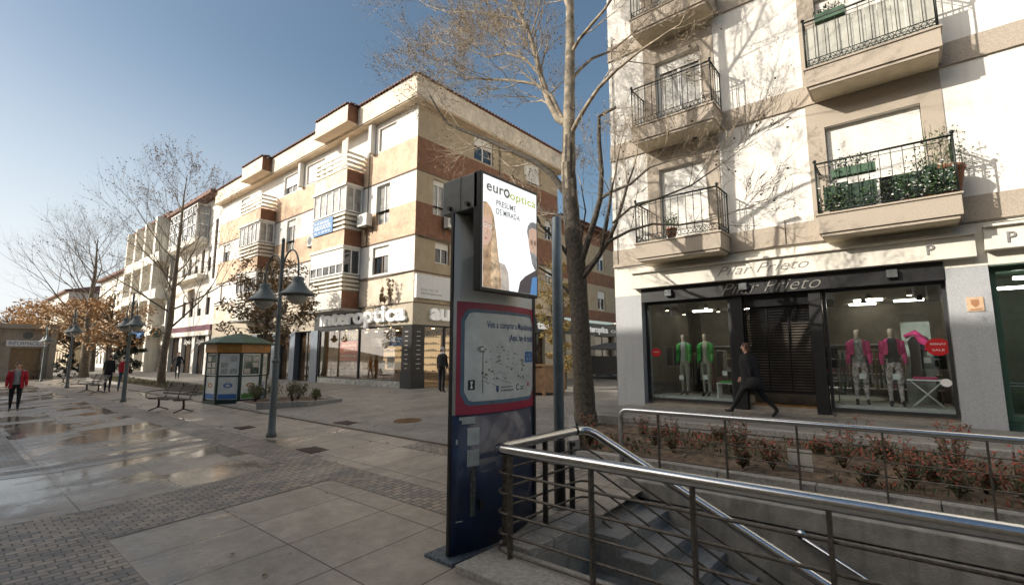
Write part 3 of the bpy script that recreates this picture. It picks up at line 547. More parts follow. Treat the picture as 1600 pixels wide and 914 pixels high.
# stepped corner fins beside the top floor windows
for a in (-20.25, -27.7): MB(fa_).box(a-.22, a, .02, .3, 12.12, 13.65).build('wall_fin', white, cb)
def bay(a0, a1, k):
    D = .97; b = thing('tmp', 'x', 'x'); bpy.data.objects.remove(b)
    q = MB(fa_); q.box(a0-.05, a1, .503, D+.12, 13.84, 14.72); rf = q.build('roof_box', peachlight, cb)
    q = MB(fa_); q.box(a1, a1+.012, .503, D+.115, 13.85, 14.71); q.build('side_face', terra, rf)
    q = MB(fa_); q.box(a0-.1, a1+.05, .503, D+.17, 13.76, 13.838); q.build('soffit_slab', soffitm, rf)
    q = MB(); tiledge(q, a0-.05, a1, fa_, D+.16, 14.74); tiledge(q, YA-D-.12, YA-.5, FX(a1), .05, 14.74); q.build('roof_tiles', tile, rf, recalc=False)
    def sides(z0, z1, mfront, mside, nm, e=0):
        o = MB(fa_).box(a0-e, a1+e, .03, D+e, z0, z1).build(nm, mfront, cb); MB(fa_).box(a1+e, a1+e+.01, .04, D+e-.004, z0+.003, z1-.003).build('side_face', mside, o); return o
    def slats(z0, z1, n):
        q = MB(fa_); h = (z1-z0)/n
        for i in range(n):
            z = z0+i*h+h*.3; q.box(a0, a1, D-.06, D, z, z+h*.52); q.box(a1-.06, a1, .03, D-.061, z+.002, z+h*.51); q.box(a0, a0+.06, .03, D-.061, z+.002, z+h*.51)
        for x in (a0+.3, a0+(a1-a0)*.5, a1-.3): q.box(x-.03, x+.03, D-.1, D-.062, z0, z1)
        q.build('slat_railing', white2, cb)
    def glaz(z0, z1, mp, bf=0):
        q = MB(fa_); n = 5
        for i in range(n+1): x = a0+(a1-a0)*i/n; q.box(x-.045*(i not in (0,))-.0, x+.045*(i != n), D-.06, D, z0, z1)
        q.box(a1-.06, a1, .03, .12, z0, z1); q.box(a1-.06, a1, .5, .56, z0, z1); q.box(a0, a1+.004, .03, D+.004, z1-.07, z1+.0); q.box(a0, a1+.004, .03, D+.004, z0, z0+.06)
        o = q.build('bay_window', wframe, cb); MB(fa_).box(a0+.03, a1-.03, .05, D-.03, z0+.061, z1-.071).build('pane', mp, o)
        if bf: MB(fa_).box(a0+.02, a1-.02, D+.002, D+.012, z1-(z1-z0)*bf, z1-.08).build('blind', blind, o)
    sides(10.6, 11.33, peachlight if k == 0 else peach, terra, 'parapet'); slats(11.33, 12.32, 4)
    q = MB(fa_); q.box(a0-.08, a1+.08, .03, D+.09, 10.47, 10.598); q.build('trim', white2, cb)
    glaz(9.18, 10.469, curtain); slats(8.2, 9.16, 4); MB(fa_).box(a0+.1, a1-.1, .03, D-.15, 8.2, 9.17).build('bay_infill', cream, cb)
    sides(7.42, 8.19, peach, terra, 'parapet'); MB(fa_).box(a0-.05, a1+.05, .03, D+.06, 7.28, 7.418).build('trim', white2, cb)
    glaz(6.0, 7.279, darkglass, .62 if k == 0 else .3); slats(5.15, 5.98, 4); MB(fa_).box(a0+.1, a1-.1, .03, D-.15, 5.1, 5.99).build('bay_infill', cream, cb)
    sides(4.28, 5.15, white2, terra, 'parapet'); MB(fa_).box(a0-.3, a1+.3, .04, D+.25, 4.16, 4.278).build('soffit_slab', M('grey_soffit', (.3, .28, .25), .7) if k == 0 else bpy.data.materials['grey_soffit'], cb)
bay(-24.4, -21.2, 0); bay(-34.4, -31.25, 1)
# towel, planter leaves, banner
tw = MB(fa_); tw.grid([[(-21.75+.55*i/5, .99+.02*math.sin(i*2.1+j), 12.9-1.45*j/6+.08*(i/5)) for i in range(6)] for j in range(7)]); o = tw.build('hanging_towel', M('striped_towel', (.68, .60, .52), .9, var=.1, streak=.3), loc=fa_(-21.5, .99, 12)); tag(o, 'pale towel hung over the slatted rail of the top balcony nearest the corner', 'towel')
bnm = M('blue_banner', (.07, .20, .42), .5, var=.08); bn = MB(fa_); bn.box(-24.25, -22.3, .985, 1.0, 8.25, 9.08); bo = bn.build('banner', bnm, loc=fa_(-23.5, 1, 8.3)); tag(bo, 'blue lawyers banner with white letters tied to the slats of the bay balcony', 'banner')
for s_, z, h, w_ in (('PV. DE BERNARDO', 8.83, .14, 1.5), ('ABOGADOS', 8.54, .24, 1.65), ('TEL. 91 639 39 00', 8.34, .11, 1.6)): text('lettering', s_, lambda x, y, zz: fa_(-24.15+x, 1.0+y, z+zz), whitep, bo, h=h, wdt=w_, ext=.004, bold=.012)
def ac(fr_, a, d, z, lab):
    t = thing('air_conditioner', lab, 'air conditioner', fr_(a, d, z), 'air conditioning units on the corner building')
    q = MB(fr_); q.box(a-.42, a+.42, d+.12, d+.45, z, z+.62); q.build('casing', M('ac_casing', (.70, .68, .62), .5, var=.08, streak=.15) if 'ac_casing' not in bpy.data.materials else bpy.data.materials['ac_casing'], t, bevel=.02)
    q = MB(); c = [fr_(a-.1+.24*math.cos(x), d+.452, z+.31+.24*math.sin(x)) for x in [math.pi*i/9 for i in range(18)]]; q.poly(c); q.build('fan_grille', dkgrey, t, recalc=False)
    for x in (a-.33, a+.30): q = MB(fr_); q.box(x, x+.04, d, d+.45, z-.06, z-.003); q.box(x, x+.04, d, d+.03, z-.35, z-.061); q.build('bracket', dkgrey, t)
ac(fa_, -20.55, 0, 8.35, 'large white air conditioner beside the second floor window right of the bay')
ac(fa_, -25.6, 0, 8.1, 'white air conditioner left of the lawyers banner')
ac(fs, 15.3, 0, 8.0, 'air conditioner below the side window near the corner'); ac(fs, 19.6, 0, 8.9, 'air conditioner halfway along the side street wall'); ac(fs, 24.1, 0, 4.75, 'small air conditioner low at the far end of the side wall')
sd = MB(); sd.box(XA+.05, XA+.20, YA+.0, 16.4, 4.55, 5.62); so = sd.build('wall_sign', whitep, loc=(XA, YA, 4.5)); tag(so, 'white clinic sign board on the side wall just round the corner above the shop', 'sign')
gm_ = M('faint_grey_print', (.30, .29, .27), .6)
for s_, z, w_ in (('Gran Via, 25', 4.88, 1.0), ('28220 Majadahonda', 4.70, 1.25)): text('lettering', s_, lambda x, y, zz: (XA+.2+y, YA+.25+x, z+zz), gm_, so, h=.12, wdt=w_, ext=.004)
# ground floor: sign boards, letters, pillars, glass
sb = MB(fa_); sb.box(-25.4, -20.85, -.05, .06, 3.38, 4.15); sb.build('shop_signboard', black, cb)
sb = MB(fa_); sb.box(-20.849, XA+.06, -.05, .06, 3.38, 4.33); sb.box(XL, -25.401, -.05, .05, 3.38, 4.33); sb.fr = fs; sb.box(YA+.051, 17.2, -.05, .06, 3.38, 4.33); sb.build('shop_signboard', M('beige_sign_panel', (.42, .36, .27), .5, var=.1), cb)
sb = MB(fs); sb.box(17.2, 33, -.05, .06, 3.38, 4.2); sb.build('shop_signboard', black, cb)
letw = M('white_acrylic_letters', (.85, .84, .80), .4, var=.02); letglow = M('white_glow_letters', (.85, .84, .8), .4, var=.02, emit=(1, .97, .9), es=.10)  # second letter material carries a faint emission
text('lettering', 'interoptica', lambda x, y, z: fa_(-24.55+x, .10+y, 3.32+z), letglow, cb, h=.98, wdt=7.35, ext=.12, bold=.028)
text('lettering', 'au', lambda x, y, z: fs(YA+.85+x, .10+y, 3.60+z), letglow, cb, h=.55, wdt=1.15, ext=.12, bold=.03)
text('lettering', 'tas', lambda x, y, z: fs(22.2+x, .08+y, 3.55+z), letglow, cb, h=.42, wdt=1.15, ext=.05, bold=.03)
text('lettering', 'interoptica', lambda x, y, z: fs(27.6+x, .08+y, 3.45+z), letglow, cb, h=.55, wdt=2.9, ext=.05, bold=.03)
mf = MB(fs); mf.grid([[(31.35+.35*math.cos(t)*s, .09, 3.75+.1*math.sin(t)*s) for t in [math.pi*i/8 for i in range(16)]] for s in (1, .7)], True, False); mf.build('eye_emblem', letglow, cb, recalc=False)
pm = M('black_pillar_cladding', (.03, .027, .024), .35, .2, var=.3); bgp = M('blue_grey_pilaster', (.17, .20, .24), .5, .2, var=.12, streak=.1)
for c in ((-17.55, -16.95, -.6, .12), ): 
    q = MB(); q.box(XA-.62, XA+.10, YA-.10, YA+.62, .4, 3.375); pp = q.build('pillar', pm, cb, bevel=.02)
    q = MB(); q.box(XA-.64, XA+.12, YA-.12, YA+.64, .4, 1.35); q.build('pillar_base', black, pp)
    q = MB()
    for i in range(9):
        z = 3.05-i*.2; u_ = .10+.03*math.sin(i*3); q.box(XA-.27-u_, XA-.27+u_, YA-.112, YA-.101, z, z+.022); q.box(XA+.101, XA+.112, YA+.27-u_, YA+.27+u_, z, z+.022)
    q.build('pillar_print', whitep, pp)
shopg = glassmat('optician_glass', (.93, .9, .85), .05)
low = M('white_frieze_panel', (.42, .42, .39), .5, var=.35, scale=5)
q = MB(fa_); q.box(-24.9, -21.1, -.16, .02, .42, .86); q.box(-21.1, -17.55, -.16, .02, .44, .88); q.build('shop_plinth', low, cb)
ow = MB(fa_)
for x in (-24.93, -21.1, -17.56): ow.box(x-.04, x+.04, -.12, .0, .88, 3.38)
ow.box(-24.9, -17.56, -.12, .0, 3.3, 3.379); ow.box(-24.9, -17.56, -.12, .01, .86, .92)
w_ = ow.build('shop_window', framem, cb); MB(fa_).box(-24.88, -17.58, -.07, -.055, .92, 3.3).build('pane', shopg, w_)
sf = MB(fs); w2 = MB(fs)
for y in (13.95, 15.2, 16.1, 17.4): w2.box(y-.04, y+.04, -.12, 0, .6, 3.38)
w2.box(13.95, 17.4, -.12, 0, 3.3, 3.379); w2 = w2.build('shop_window', framem, cb); MB(fs).box(13.99, 17.36, -.07, -.055, .62, 3.3).build('pane', shopg, w2)
q = MB(); q.box(-25.2, XA-.1, 17.6, 17.75, .4, 3.5); q.box(-25.3, -25.2, YA-.02, 17.75, .4, 3.5); q.build('shop_interior_wall', M('warm_shop_wall', (.36, .25, .14), .6, var=.5, scale=1.1), cb)
q = MB(); q.box(-25.2, XA-.1, YA+.15, 17.6, .40, .62); q.build('shop_floor', M('warm_floor', (.25, .18, .11), .4), cb)
q = MB(); q.box(-25.2, XA-.14, YA+.15, 17.6, 3.4, 3.5); q.build('shop_ceiling', M('warm_ceiling', (.42, .34, .24), .7), cb)
warme = M('warm_spot', (1, .8, .5), .5, emit=(1, .70, .38), es=14)
for i in range(16):
    x = -24.5+(i % 8)*.98; y = YA+.75+(i//8)*1.9; q = MB(); q.lathe([(.09, 0), (.09, .03)], (x, y, 3.37), 10); o = q.build('downlight', dkgrey, cb); e = MB(); e.lathe([(.075, 0), (.075, .008)], (x, y, 3.361), 10); e.build('lit_face', warme, o)
shelfm = M('dark_wood_shelf', (.16, .075, .03), .45, var=.35, scale=6); shelfw = M('lit_shelf', (.5, .4, .26), .5, emit=(1, .72, .4), es=.35)
for i, (x0, x1, y, z) in enumerate([(-24.3, -22.6, 14.2, .62), (-21.0, -18.6, 14.4, .62)]):
    t = thing('display_table', ['dark wooden display table in the left half of the optician window', 'long dark wooden display table in the right half of the optician window'][i], 'table', (x0, y, z))
    MB().box(x0, x1, y, y+.5, z+.62, z+.70).build('tabletop', shelfm, t); MB().box(x0+.06, x1-.06, y+.03, y+.47, z, z+.619).build('front_panel', M('table_front%d' % i, (.12, .055, .03), .5), t)
for i, y in enumerate((17.35, 17.35, 17.35)):
    x0 = -25+i*2.7; t = thing('wall_shelf', ['lit glasses shelves on the shop back wall, left group', 'lit glasses shelves on the shop back wall, middle group', 'lit glasses shelves on the shop back wall, right group'][i], 'shelf', (x0, y, 1.2), 'glasses shelves on the back wall')
    MB().box(x0, x0+2.4, 17.52, 17.59, 1.1, 3.1).build('back_panel', shelfw, t)
    q = MB()
    for k in range(6): q.box(x0, x0+2.4, y, 17.519, 1.1+k*.38, 1.13+k*.38)
    q.build('shelf_board', shelfm, t); q = MB(); rz = random.Random(i)
    for k in range(6):
        for j in range(12): q.box(x0+.08+j*.19, x0+.2+j*.19, y+.03, y+.06, 1.15+k*.38, 1.15+k*.38+rz.uniform(.03, .09))
    q.build('spectacles_row', black, t)
def poster(fr_, a0, a1, d, z0, z1, mat, lab, lines=(), nm='poster', tm=None, cat='poster'):
    o = MB(fr_).box(a0, a1, d, d+.012, z0, z1).build(nm, mat, loc=fr_((a0+a1)/2, d, z0)); tag(o, lab, cat)
    for s_, xf, zf, h, w__ in lines: text('lettering', s_, lambda x, y, z: fr_(a0+(a1-a0)*xf+x, d+.012+y, z0+(z1-z0)*zf+z), tm or whitep, o, h=h, wdt=w__, ext=.004, bold=.01)
    return o
poster(fa_, -23.1, -21.35, -.22, 1.75, 2.75, M('red_poster', (.42, .07, .035), .5, var=.1), 'red fifty percent discount poster in the left optician window', [('DESCUENTO', .1, .72, .12, 1.3), ('GAFAS', .2, .5, .12, .9), ('PROGRESIVAS', .08, .2, .10, 1.4)])
o = MB(fa_).box(-23.0, -21.5, -.24, -.235, 2.80, 3.26).build('poster', shopg, loc=fa_(-22.2, -.2, 2.8)); tag(o, 'large white fifty percent lettering on the left optician window glass', 'window lettering'); text('lettering', '50%', lambda x, y, z: fa_(-22.9+x, -.22+y, 2.8+z), whitep, o, h=.42, wdt=1.2, ext=.01, bold=-.01)
poster(fa_, -20.6, -19.5, -.4, 2.45, 2.85, M('pale_poster', (.5, .52, .54), .5), 'pale hanging banner in the right half of the optician window'); poster(fa_, -19.1, -18.1, -.4, 2.45, 2.85, M('blue_poster', (.06, .18, .45), .5, var=.2), 'blue hanging banner in the right half of the optician window', [('interoptica', .1, .4, .12, .7)])
poster(fa_, -19.0, -18.45, -.6, 1.38, 1.74, whitep, 'small framed white showcard on the right display table', nm='showcard', cat='showcard')
for i, (a, z, r) in enumerate([(-23.3, 1.5, .17), (-22.5, 1.55, .14), (-20.6, 1.5, .22), (-19.9, 1.6, .3)]):
    poster(fa_, a-r, a+r, -1.1, z-.2, z+r*1.2, M('photo_card%d' % i, [(.5, .48, .44), (.6, .57, .5), (.2, .22, .2), (.12, .14, .13)][i], .4, var=.7, scale=8), ['grey photo card on the left display table', 'white photo card on the left display table', 'grey photo card left on the right display table', 'large dark photo card on the right display table'][i], nm='showcard', cat='showcard')
cc = MB(fa_); cc.grid([[(-19.35+r*math.cos(t), -.35+dd, 2.62+r*math.sin(t)) for t in [math.pi*i/12 for i in range(24)]] for r, dd in ((.3, 0), (.3, .02), (.01, .02))], True, False); tag(cc.build('hanging_sign', M('grey_disc', (.25, .24, .22), .3, var=.5, scale=7), loc=fa_(-19.35, -.35, 2.6)), 'round grey hanging sign between the two banners in the optician window', 'sign')
# left part of the ground floor
for a0, a1 in ((-25.75, -25.0), (-28.2, -27.6), (-30.6, -29.9), (-33.6, -32.8), (-37, -36.2), (-41, -40.2)): MB(fa_).box(a0, a1, -.5, .05, .2, 3.379).build('pilaster', bgp, cb)
for a0, a1, mm in ((-27.6, -25.76, 1), (-29.9, -28.21, 0), (-32.8, -30.61, 1), (-36.2, -33.61, 1), (-40.2, -37.01, 2)): shopwin(cb, fa_, a0, a1, .55, 3.375, d=-.3, mulls=[a0+(a1-a0)*(i+1)/(mm+1) for i in range(mm)], gl=M('brown_shop_glass', (.075, .05, .03), .05, var=.7, scale=.9, spec=.8) if 'brown_shop_glass' not in bpy.data.materials else bpy.data.materials['brown_shop_glass'])
# side street ground floor
csw = M('cream_stone_wall', (.45, .39, .29), .8, var=.1, streak=.1)
for a0, a1, d in ((17.4, 18.2, .05), (21.4, 22.0, .05), (23.1, 28.9, 0), (31.6, 34, 0)): MB(fs).box(a0, a1, -.5, d, .3, 3.379).build('ground_floor_wall', csw, cb)
for a0, a1 in ((18.2, 21.4), (22.0, 23.1), (28.9, 31.6)): shopwin(cb, fs, a0, a1, .6, 3.375, d=-.25, mulls=((a0+a1)/2,), gl=bpy.data.materials['brown_shop_glass'])
q = MB(fs); q.grid([[(24.6+r*math.cos(t), dd, 2.65+r*math.sin(t)) for t in [math.pi*i/12 for i in range(24)]] for r, dd in ((.34, .0), (.34, .12), (.26, .14), (.01, .14))], True, False); q.box(24.57, 24.63, .01, .04, .6, 2.3); tag(q.build('wall_disc', M('copper_disc', (.3, .16, .08), .4, .3, var=.5), loc=fs(24.6, 0, 2.3)), 'round copper coloured dish sign on the cream side street wall', 'sign')
# lower building further along the side street
lb = thing('side_street_building', 'lower terracotta and cream block further along the side street behind the plane tree', 'building', (XA, 24.7, .6))
lw = [(a, a+1.1, z, z+1.35) for a in (25.8, 29.4, 33, 37, 41) for z in (5.2, 8.0)]
for z0, z1, m in ((4.4, 5.1, terra), (5.1, 6.9, cream), (6.9, 7.8, terra), (7.8, 9.7, cream), (9.7, 10.6, terra)):
    b = MB(fs); wallgrid(b, 24.62, 46, z0, z1, [(h[0], h[1], max(h[2], z0), min(h[3], z1)) for h in lw if h[2] < z1 and h[3] > z0], .2); b.build('wall', m, lb, recalc=False)
for h in lw: window(lb, fs, h[0]+.01, h[1]-.01, h[2], h[3], -.13, 1, wframe, darkglass, .4)
b = MB(fs); b.box(24.62, 46.3, -9, .5, 10.6, 10.75); tiledge(b, 24.62, 46, fs, .6, 10.78); b.poly([(24.62, .5, 10.76), (46, .5, 10.76), (46, -5, 12.4), (24.62, -5, 12.4)]); b.build('roof', tile, lb, recalc=False)
b = MB(); b.box(XA-9, XA-.2, 33, 46, .3, 4.38); b.build('ground_floor', cream, lb)
# far end of the side street
fe = thing('far_building', 'low pale building closing the far end of the side street', 'building', (-14, 60, .6))
b = MB(FY(60)); wallgrid(b, -32, 4, .5, 9, [(a, a+1.2, z, z+1.4) for a in range(-30, 2, 4) for z in (2, 5)], .2); b.build('wall', white2, fe, recalc=False)
for a in range(-30, 2, 4):
    for z in (2, 5): window(fe, FY(60), a+.01, a+1.19, z, z+1.4, -.13)
MB().box(-32.3, 4.3, 59.6, 68, 9, 9.6).build('roof', tile, fe)
# ------------------------------------------------------------------ buildings down the street
wb = thing('gallery_building', 'white building with a glazed gallery on top next to the terracotta corner block', 'building', (-41.1, YA, .4))
hb = [(-43.2-i*1.55, -42.5-i*1.55, 8.7, 10.7) for i in range(5)]+[(-42.9-i*1.9, -42.0-i*1.9, 5.2, 7.2) for i in range(4)]+[(-42.1, -41.5, 8.0, 12.8)]
b = MB(fa_); wallgrid(b, -52.0, -41.02, 4.2, 14.6, hb, .22); b.build('wall', white, wb, recalc=False)
b = MB(); b.box(-52, -41.02, YA+.3, YA+12, 14.2, 14.6); b.poly([(-41.02, YA, 13.5), (-41.02, YA+9, 13.5), (-41.02, YA+9, 14.6), (-41.02, YA, 14.6)]); b.build('rear_wall', white2, wb, recalc=False)
MB(fa_).box(-52.2, -41.0, -12, .9, 14.6, 14.9).build('roof', tile, wb)
for i, h in enumerate(hb): window(wb, fa_, h[0]+.01, h[1]-.01, h[2], h[3], -.13, 1, wframe2, darkglass, [.4, 0, .6, .2, .5, .3, .7, .2, .3, 0][i])
b = MB(fa_)
for i in range(7): x = -50.4+i*1.13; b.box(x-.05, x+.05, .85, .95, 11.5, 14.3)
for z in (11.5, 12.6, 13.5, 14.22): b.box(-50.45, -43.57, .86, .96, z-.05, z+.05); b.box(-43.62, -43.56, .05, .86, z-.05, z+.05)
b.box(-43.62, -43.55, .05, .12, 11.5, 14.3); gal = b.build('gallery_frame', wframe, wb); MB(fa_).box(-50.4, -43.6, .04, .9, 11.55, 14.25).build('pane', M('pale_gallery_glass', (.42, .45, .46), .08, var=.3, scale=.8), gal); MB(fa_).box(-50.6, -43.4, .03, 1.0, 11.0, 11.45).build('gallery_floor', white2, wb)
MB(fa_).box(-49.6, -43.0, .02, .75, 8.15, 8.45).build('balcony', white2, wb); ironrail(wb, fa_, -49.5, -43.1, .7, 8.46, 1.0, wiron, .25)
aw = MB(fa_); aw.grid([[(-47.8, .05, 7.6), (-45.9, .05, 7.6)], [(-47.8, 1.0, 6.9), (-45.9, 1.0, 6.9)], [(-47.8, 1.02, 6.7), (-45.9, 1.02, 6.7)]], smooth=False); aw.build('awning', M('cream_awning', (.55, .46, .33), .8), wb, recalc=False)
MB(fa_).box(-52, -41.03, -.05, .16, 3.95, 4.4).build('shop_fascia', M('maroon_fascia', (.13, .035, .055), .5), wb); MB(fa_).box(-52, -41.03, -.05, .25, 3.6, 3.949).build('shop_canopy', white2, wb)
for x in (-41.9, -45.0, -48.2, -51.6): MB(fa_).box(x-.35, x+.35, -.5, .04, .3, 3.599).build('pilaster', white, wb)
for x0, x1 in ((-44.6, -42.3), (-47.8, -45.4), (-51.2, -48.6)): shopwin(wb, fa_, x0, x1, .5, 3.59, gl=bpy.data.materials['brown_shop_glass'], mulls=((x0+x1)/2,))
for x in (-44.4, -47.4): text('lettering', 'Style', lambda a, y, z: fa_(x+a, .0+y-.03, 2.85+z), letw, wb, h=.5, wdt=1.7, ext=.03, shear=.4)
ph = MB(fa_); ph.lathe([(.0, 0), (.42, .0), (.42, .14), (.0, .14)], (0, 0, 0), 18); ph = MB()
cx_, cy_, cz_ = -50.6, YA-1.25, 4.0
ph.grid([[(cx_+dx, cy_+r*math.cos(t), cz_+r*math.sin(t)) for t in [math.pi*i/10 for i in range(20)]] for dx, r in ((-.08, .02), (-.08, .42), (.08, .42), (.08, .34), (.07, .02))], True, False); ph.box(cx_-.04, cx_+.04, cy_+.42, YA, cz_-.05, cz_+.05)
po = ph.build('shop_sign', M('dark_green_sign', (.02, .06, .045), .4), loc=(cx_, cy_, cz_)); tag(po, 'round dark green bracket sign sticking out beside the white gallery building', 'sign')
def simple_building(name, lab, x0, x1, y, z1, wallm, floors, cols, bay_=0, dep=12, ww=1.0, wh=1.5, col=False, zb=.3):
    t = thing(name, lab, 'building', ((x0+x1)/2, y, zb)); f = FY(y); hs = []
    st = (x1-x0)/cols
    for z in floors:
        for c in range(cols): a = x0+st*(c+.5); hs.append((a-ww/2, a+ww/2, z, z+wh))
    b = MB(f); wallgrid(b, x0, x1, zb, z1, hs, .25); b.fr = None
    b.poly([(x1, y, zb), (x1, y+dep, zb), (x1, y+dep, z1), (x1, y, z1)]); b.poly([(x0, y, zb), (x0, y+dep, zb), (x0, y+dep, z1), (x0, y, z1)]); b.poly([(x0, y+dep, zb), (x1, y+dep, zb), (x1, y+dep, z1), (x0, y+dep, z1)])
    b.build('wall', wallm, t, recalc=False)
    q = MB(); q.box(x0-.3, x1+.3, y-.55, y+dep+.3, z1, z1+.22); q.poly([(x0-.3, y-.55, z1+.24), (x1+.3, y-.55, z1+.24), (x1-2, y+dep/2, z1+2), (x0+2, y+dep/2, z1+2)]); q.poly([(x1+.3, y-.55, z1+.24), (x1+.3, y+dep, z1+.24), (x1-2, y+dep/2, z1+2)]); q.build('roof', tile, t, recalc=False)
    for i, h in enumerate(hs): window(t, f, h[0]+.01, h[1]-.01, h[2], h[3], -.16, 1, wframe if i % 2 else wframe2, darkglass, (i*37 % 10)/12)
    if col:
        for z in floors[1:]: MB(f).box(x0+.2, x1-.2, .02, .95, z-1.0, z-.1).build('balcony', wallm, t)
        for c in range(0, cols+1, 2): a = x0+st*c; MB(f).box(max(a-.3, x0), min(a+.3, x1), .02, 1.0, zb, z1-.01).build('column', wallm, t)
    return t
simple_building('column_building', 'white block with tall columns and deep balconies behind the tall bare tree', -66, -53.2, YA, 15.3, white2, (.9, 4.9, 8.3, 11.8), 7, ww=1.1, wh=2.1, col=True)
bs_ = MB(FY(YA)); bs_.box(-61.5, -55.5, 1.05, 1.25, 3.5, 4.35); bo = bs_.build('shop_sign', M('blue_sign', (.04, .17, .42), .5, var=.1), loc=(-58, YA-1.2, 3.5)); tag(bo, 'long blue shop sign on the column building behind the tall bare tree', 'sign'); text('lettering', 'Farmacia', lambda x, y, z: (-60.5+x, YA-1.26-y, 3.65+z), whitep, bo, h=.5, wdt=3.6, ext=.01)
simple_building('row_building', 'cream house with brown window frames beyond the column building', -82, -66.3, YA-.3, 11.5, white2, (1.0, 4.6, 7.8), 8, ww=1.1, wh=1.5)
simple_building('row_building', 'red roofed low house behind the brown leaved trees', -100, -83, YA-2, 8.5, cream, (1.0, 5), 7, ww=1.2, wh=1.5)
simple_building('row_building', 'pale three storey block far down the street', -128, -101, YA-1, 12, white2, (1.5, 5, 8.5), 9, ww=1.4, wh=1.6)
simple_building('row_building', 'low far terrace at the very end of the street', -185, -130, YA-5, 8, cream, (1.5, 5), 12, ww=1.6, wh=1.6)
# small stone pavilion at the left
pv = thing('stone_pavilion', 'small stone pavilion with a roundel and blue letters over its door', 'pavilion', (-54.3, 4.6, .15)); fp = FX(-53.4)
pst = M('pavilion_stone', (.33, .29, .24), .8, var=.1, scale=2, streak=.15)
b = MB(fp); wallgrid(b, 2.9, 6.0, .1, 4.1, [(3.6, 5.3, .2, 2.6)], .3); b.fr = None; b.box(-58.5, -53.41, 2.9, 5.99, 3.9, 4.09); b.poly([(-53.4, 2.9, .1), (-58.5, 2.9, .1), (-58.5, 2.9, 4.1), (-53.4, 2.9, 4.1)]); b.poly([(-53.4, 6, .1), (-58.5, 6, .1), (-58.5, 6, 4.1), (-53.4, 6, 4.1)]); b.build('wall', pst, pv, recalc=False)
MB(fp).box(2.6, 6.3, -5.4, .35, 4.1, 4.45).build('roof', pst, pv)
for y in (2.7, 5.9): MB(fp).box(y-.18, y+.22, .0, .3, .1, 4.099).build('pilaster', pst, pv)
MB(fp).box(3.6, 5.3, -.3, -.2, .15, 2.6).build('door', M('ochre_door', (.25, .17, .09), .5, var=.2), pv)
MB(fp).box(3.3, 5.6, .01, .08, 2.75, 3.2).build('sign_panel', whitep, pv); text('lettering', 'INFORMACION', lambda x, y, z: fp(3.45+x, .08+y, 2.83+z), M('blue_ink', (.03, .1, .3), .5), pv, h=.28, wdt=2.0, ext=.01)
q = MB(fp); q.grid([[(4.45+r*math.cos(t), dd, 3.6+r*math.sin(t)) for t in [math.pi*i/10 for i in range(20)]] for r, dd in ((.28, .0), (.28, .06), (.2, .06), (.2, .02), (.01, .02))], True, False); q.build('roundel', dkgrey, pv)
fe_ = thing('metal_fence', 'low metal pedestrian fence in front of the stone pavilion at the far left', 'fence', (-47, 2.0, .1))
for i in range(9): MB().tube([(-45.5-i*.0, -2+i*.75, .05), (-45.5, -2+i*.75, 1.0)], .03, 5).build('post', gpaint, fe_)
b = MB()
for z in (.35, .7, 1.02): b.tube([(-45.5, -2, z), (-45.5, 4.0, z)], .025, 5)
b.build('rail', gpaint, fe_)
# ------------------------------------------------------------------ houses on the near side of the street (behind the camera; they shade the plaza)
ob = thing('opposite_building', 'long apartment block on the other side of the plaza whose shadow covers the paving', 'building', (-30, -10, 0))
fo = lambda a, d, z: (a, -10+d, z); obh = []
b = MB(fo); oh = [(a, a+1.2, z, z+1.5) for a in range(-48, -18, 5) for z in (1.2, 5, 8.2, 11.4)]
wallgrid(b, -50, -17, 0, 16.3, oh, .2); b.fr = None
b.box(-50, -17, -22, -10.25, 15.9, 16.29); b.poly([(-50, -10, 0), (-50, -22, 0), (-50, -22, 16.3), (-50, -10, 16.3)]); b.build('wall', white2, ob, recalc=False)
b = MB(); b.box(-50.2, -17, -22, -9.6, 16.3, 16.5)
b.poly([(-50.2, -9.6, 16.5), (-17, -9.6, 16.5), (-17, -13.6, 18.8), (-48, -13.6, 18.8)]); b.poly([(-50.2, -9.6, 16.5), (-48, -13.6, 18.8), (-48, -20, 18.8), (-50.2, -22, 16.5)]); b.poly([(-48, -13.6, 18.8), (-17, -13.6, 18.8), (-17, -20, 18.8), (-48, -20, 18.8)])
b.build('roof', tile, ob, recalc=False)
for i, h in enumerate(oh): window(ob, fo, h[0]+.01, h[1]-.01, h[2], h[3], -.14, 1, wframe, darkglass, (i*7 % 10)/14)
ob2 = thing('opposite_house', 'lower cream house joined to the long block on the other side of the plaza', 'building', (0, -10, 0))
b = MB(fo); oh = [(a, a+1.2, z, z+1.5) for a in range(-15, 38, 5) for z in (1.2, 5, 8.2)]; wallgrid(b, -16.99, 42, 0, 13.4, oh, .2); b.build('wall', cream, ob2, recalc=False)
b = MB(); b.box(-16.98, 42, -22, -9.7, 13.4, 13.6); b.poly([(-16.9, -9.7, 13.6), (42, -9.7, 13.6), (42, -15, 16.2), (-15, -15, 16.2)]); b.poly([(-16.98, -10.02, 0), (-16.98, -22, 0), (-16.98, -22, 18.7), (-16.98, -13.6, 18.7), (-16.98, -10.02, 16.4)]); b.poly([(-16.9, -15, 16.2), (42, -15, 16.2), (42, -22, 13.6), (-16.9, -22, 13.6)]); b.build('roof', tile, ob2, recalc=False)
for i, h in enumerate(oh): window(ob2, fo, h[0]+.01, h[1]-.01, h[2], h[3], -.14, 1, wframe, darkglass, (i*7 % 10)/14)
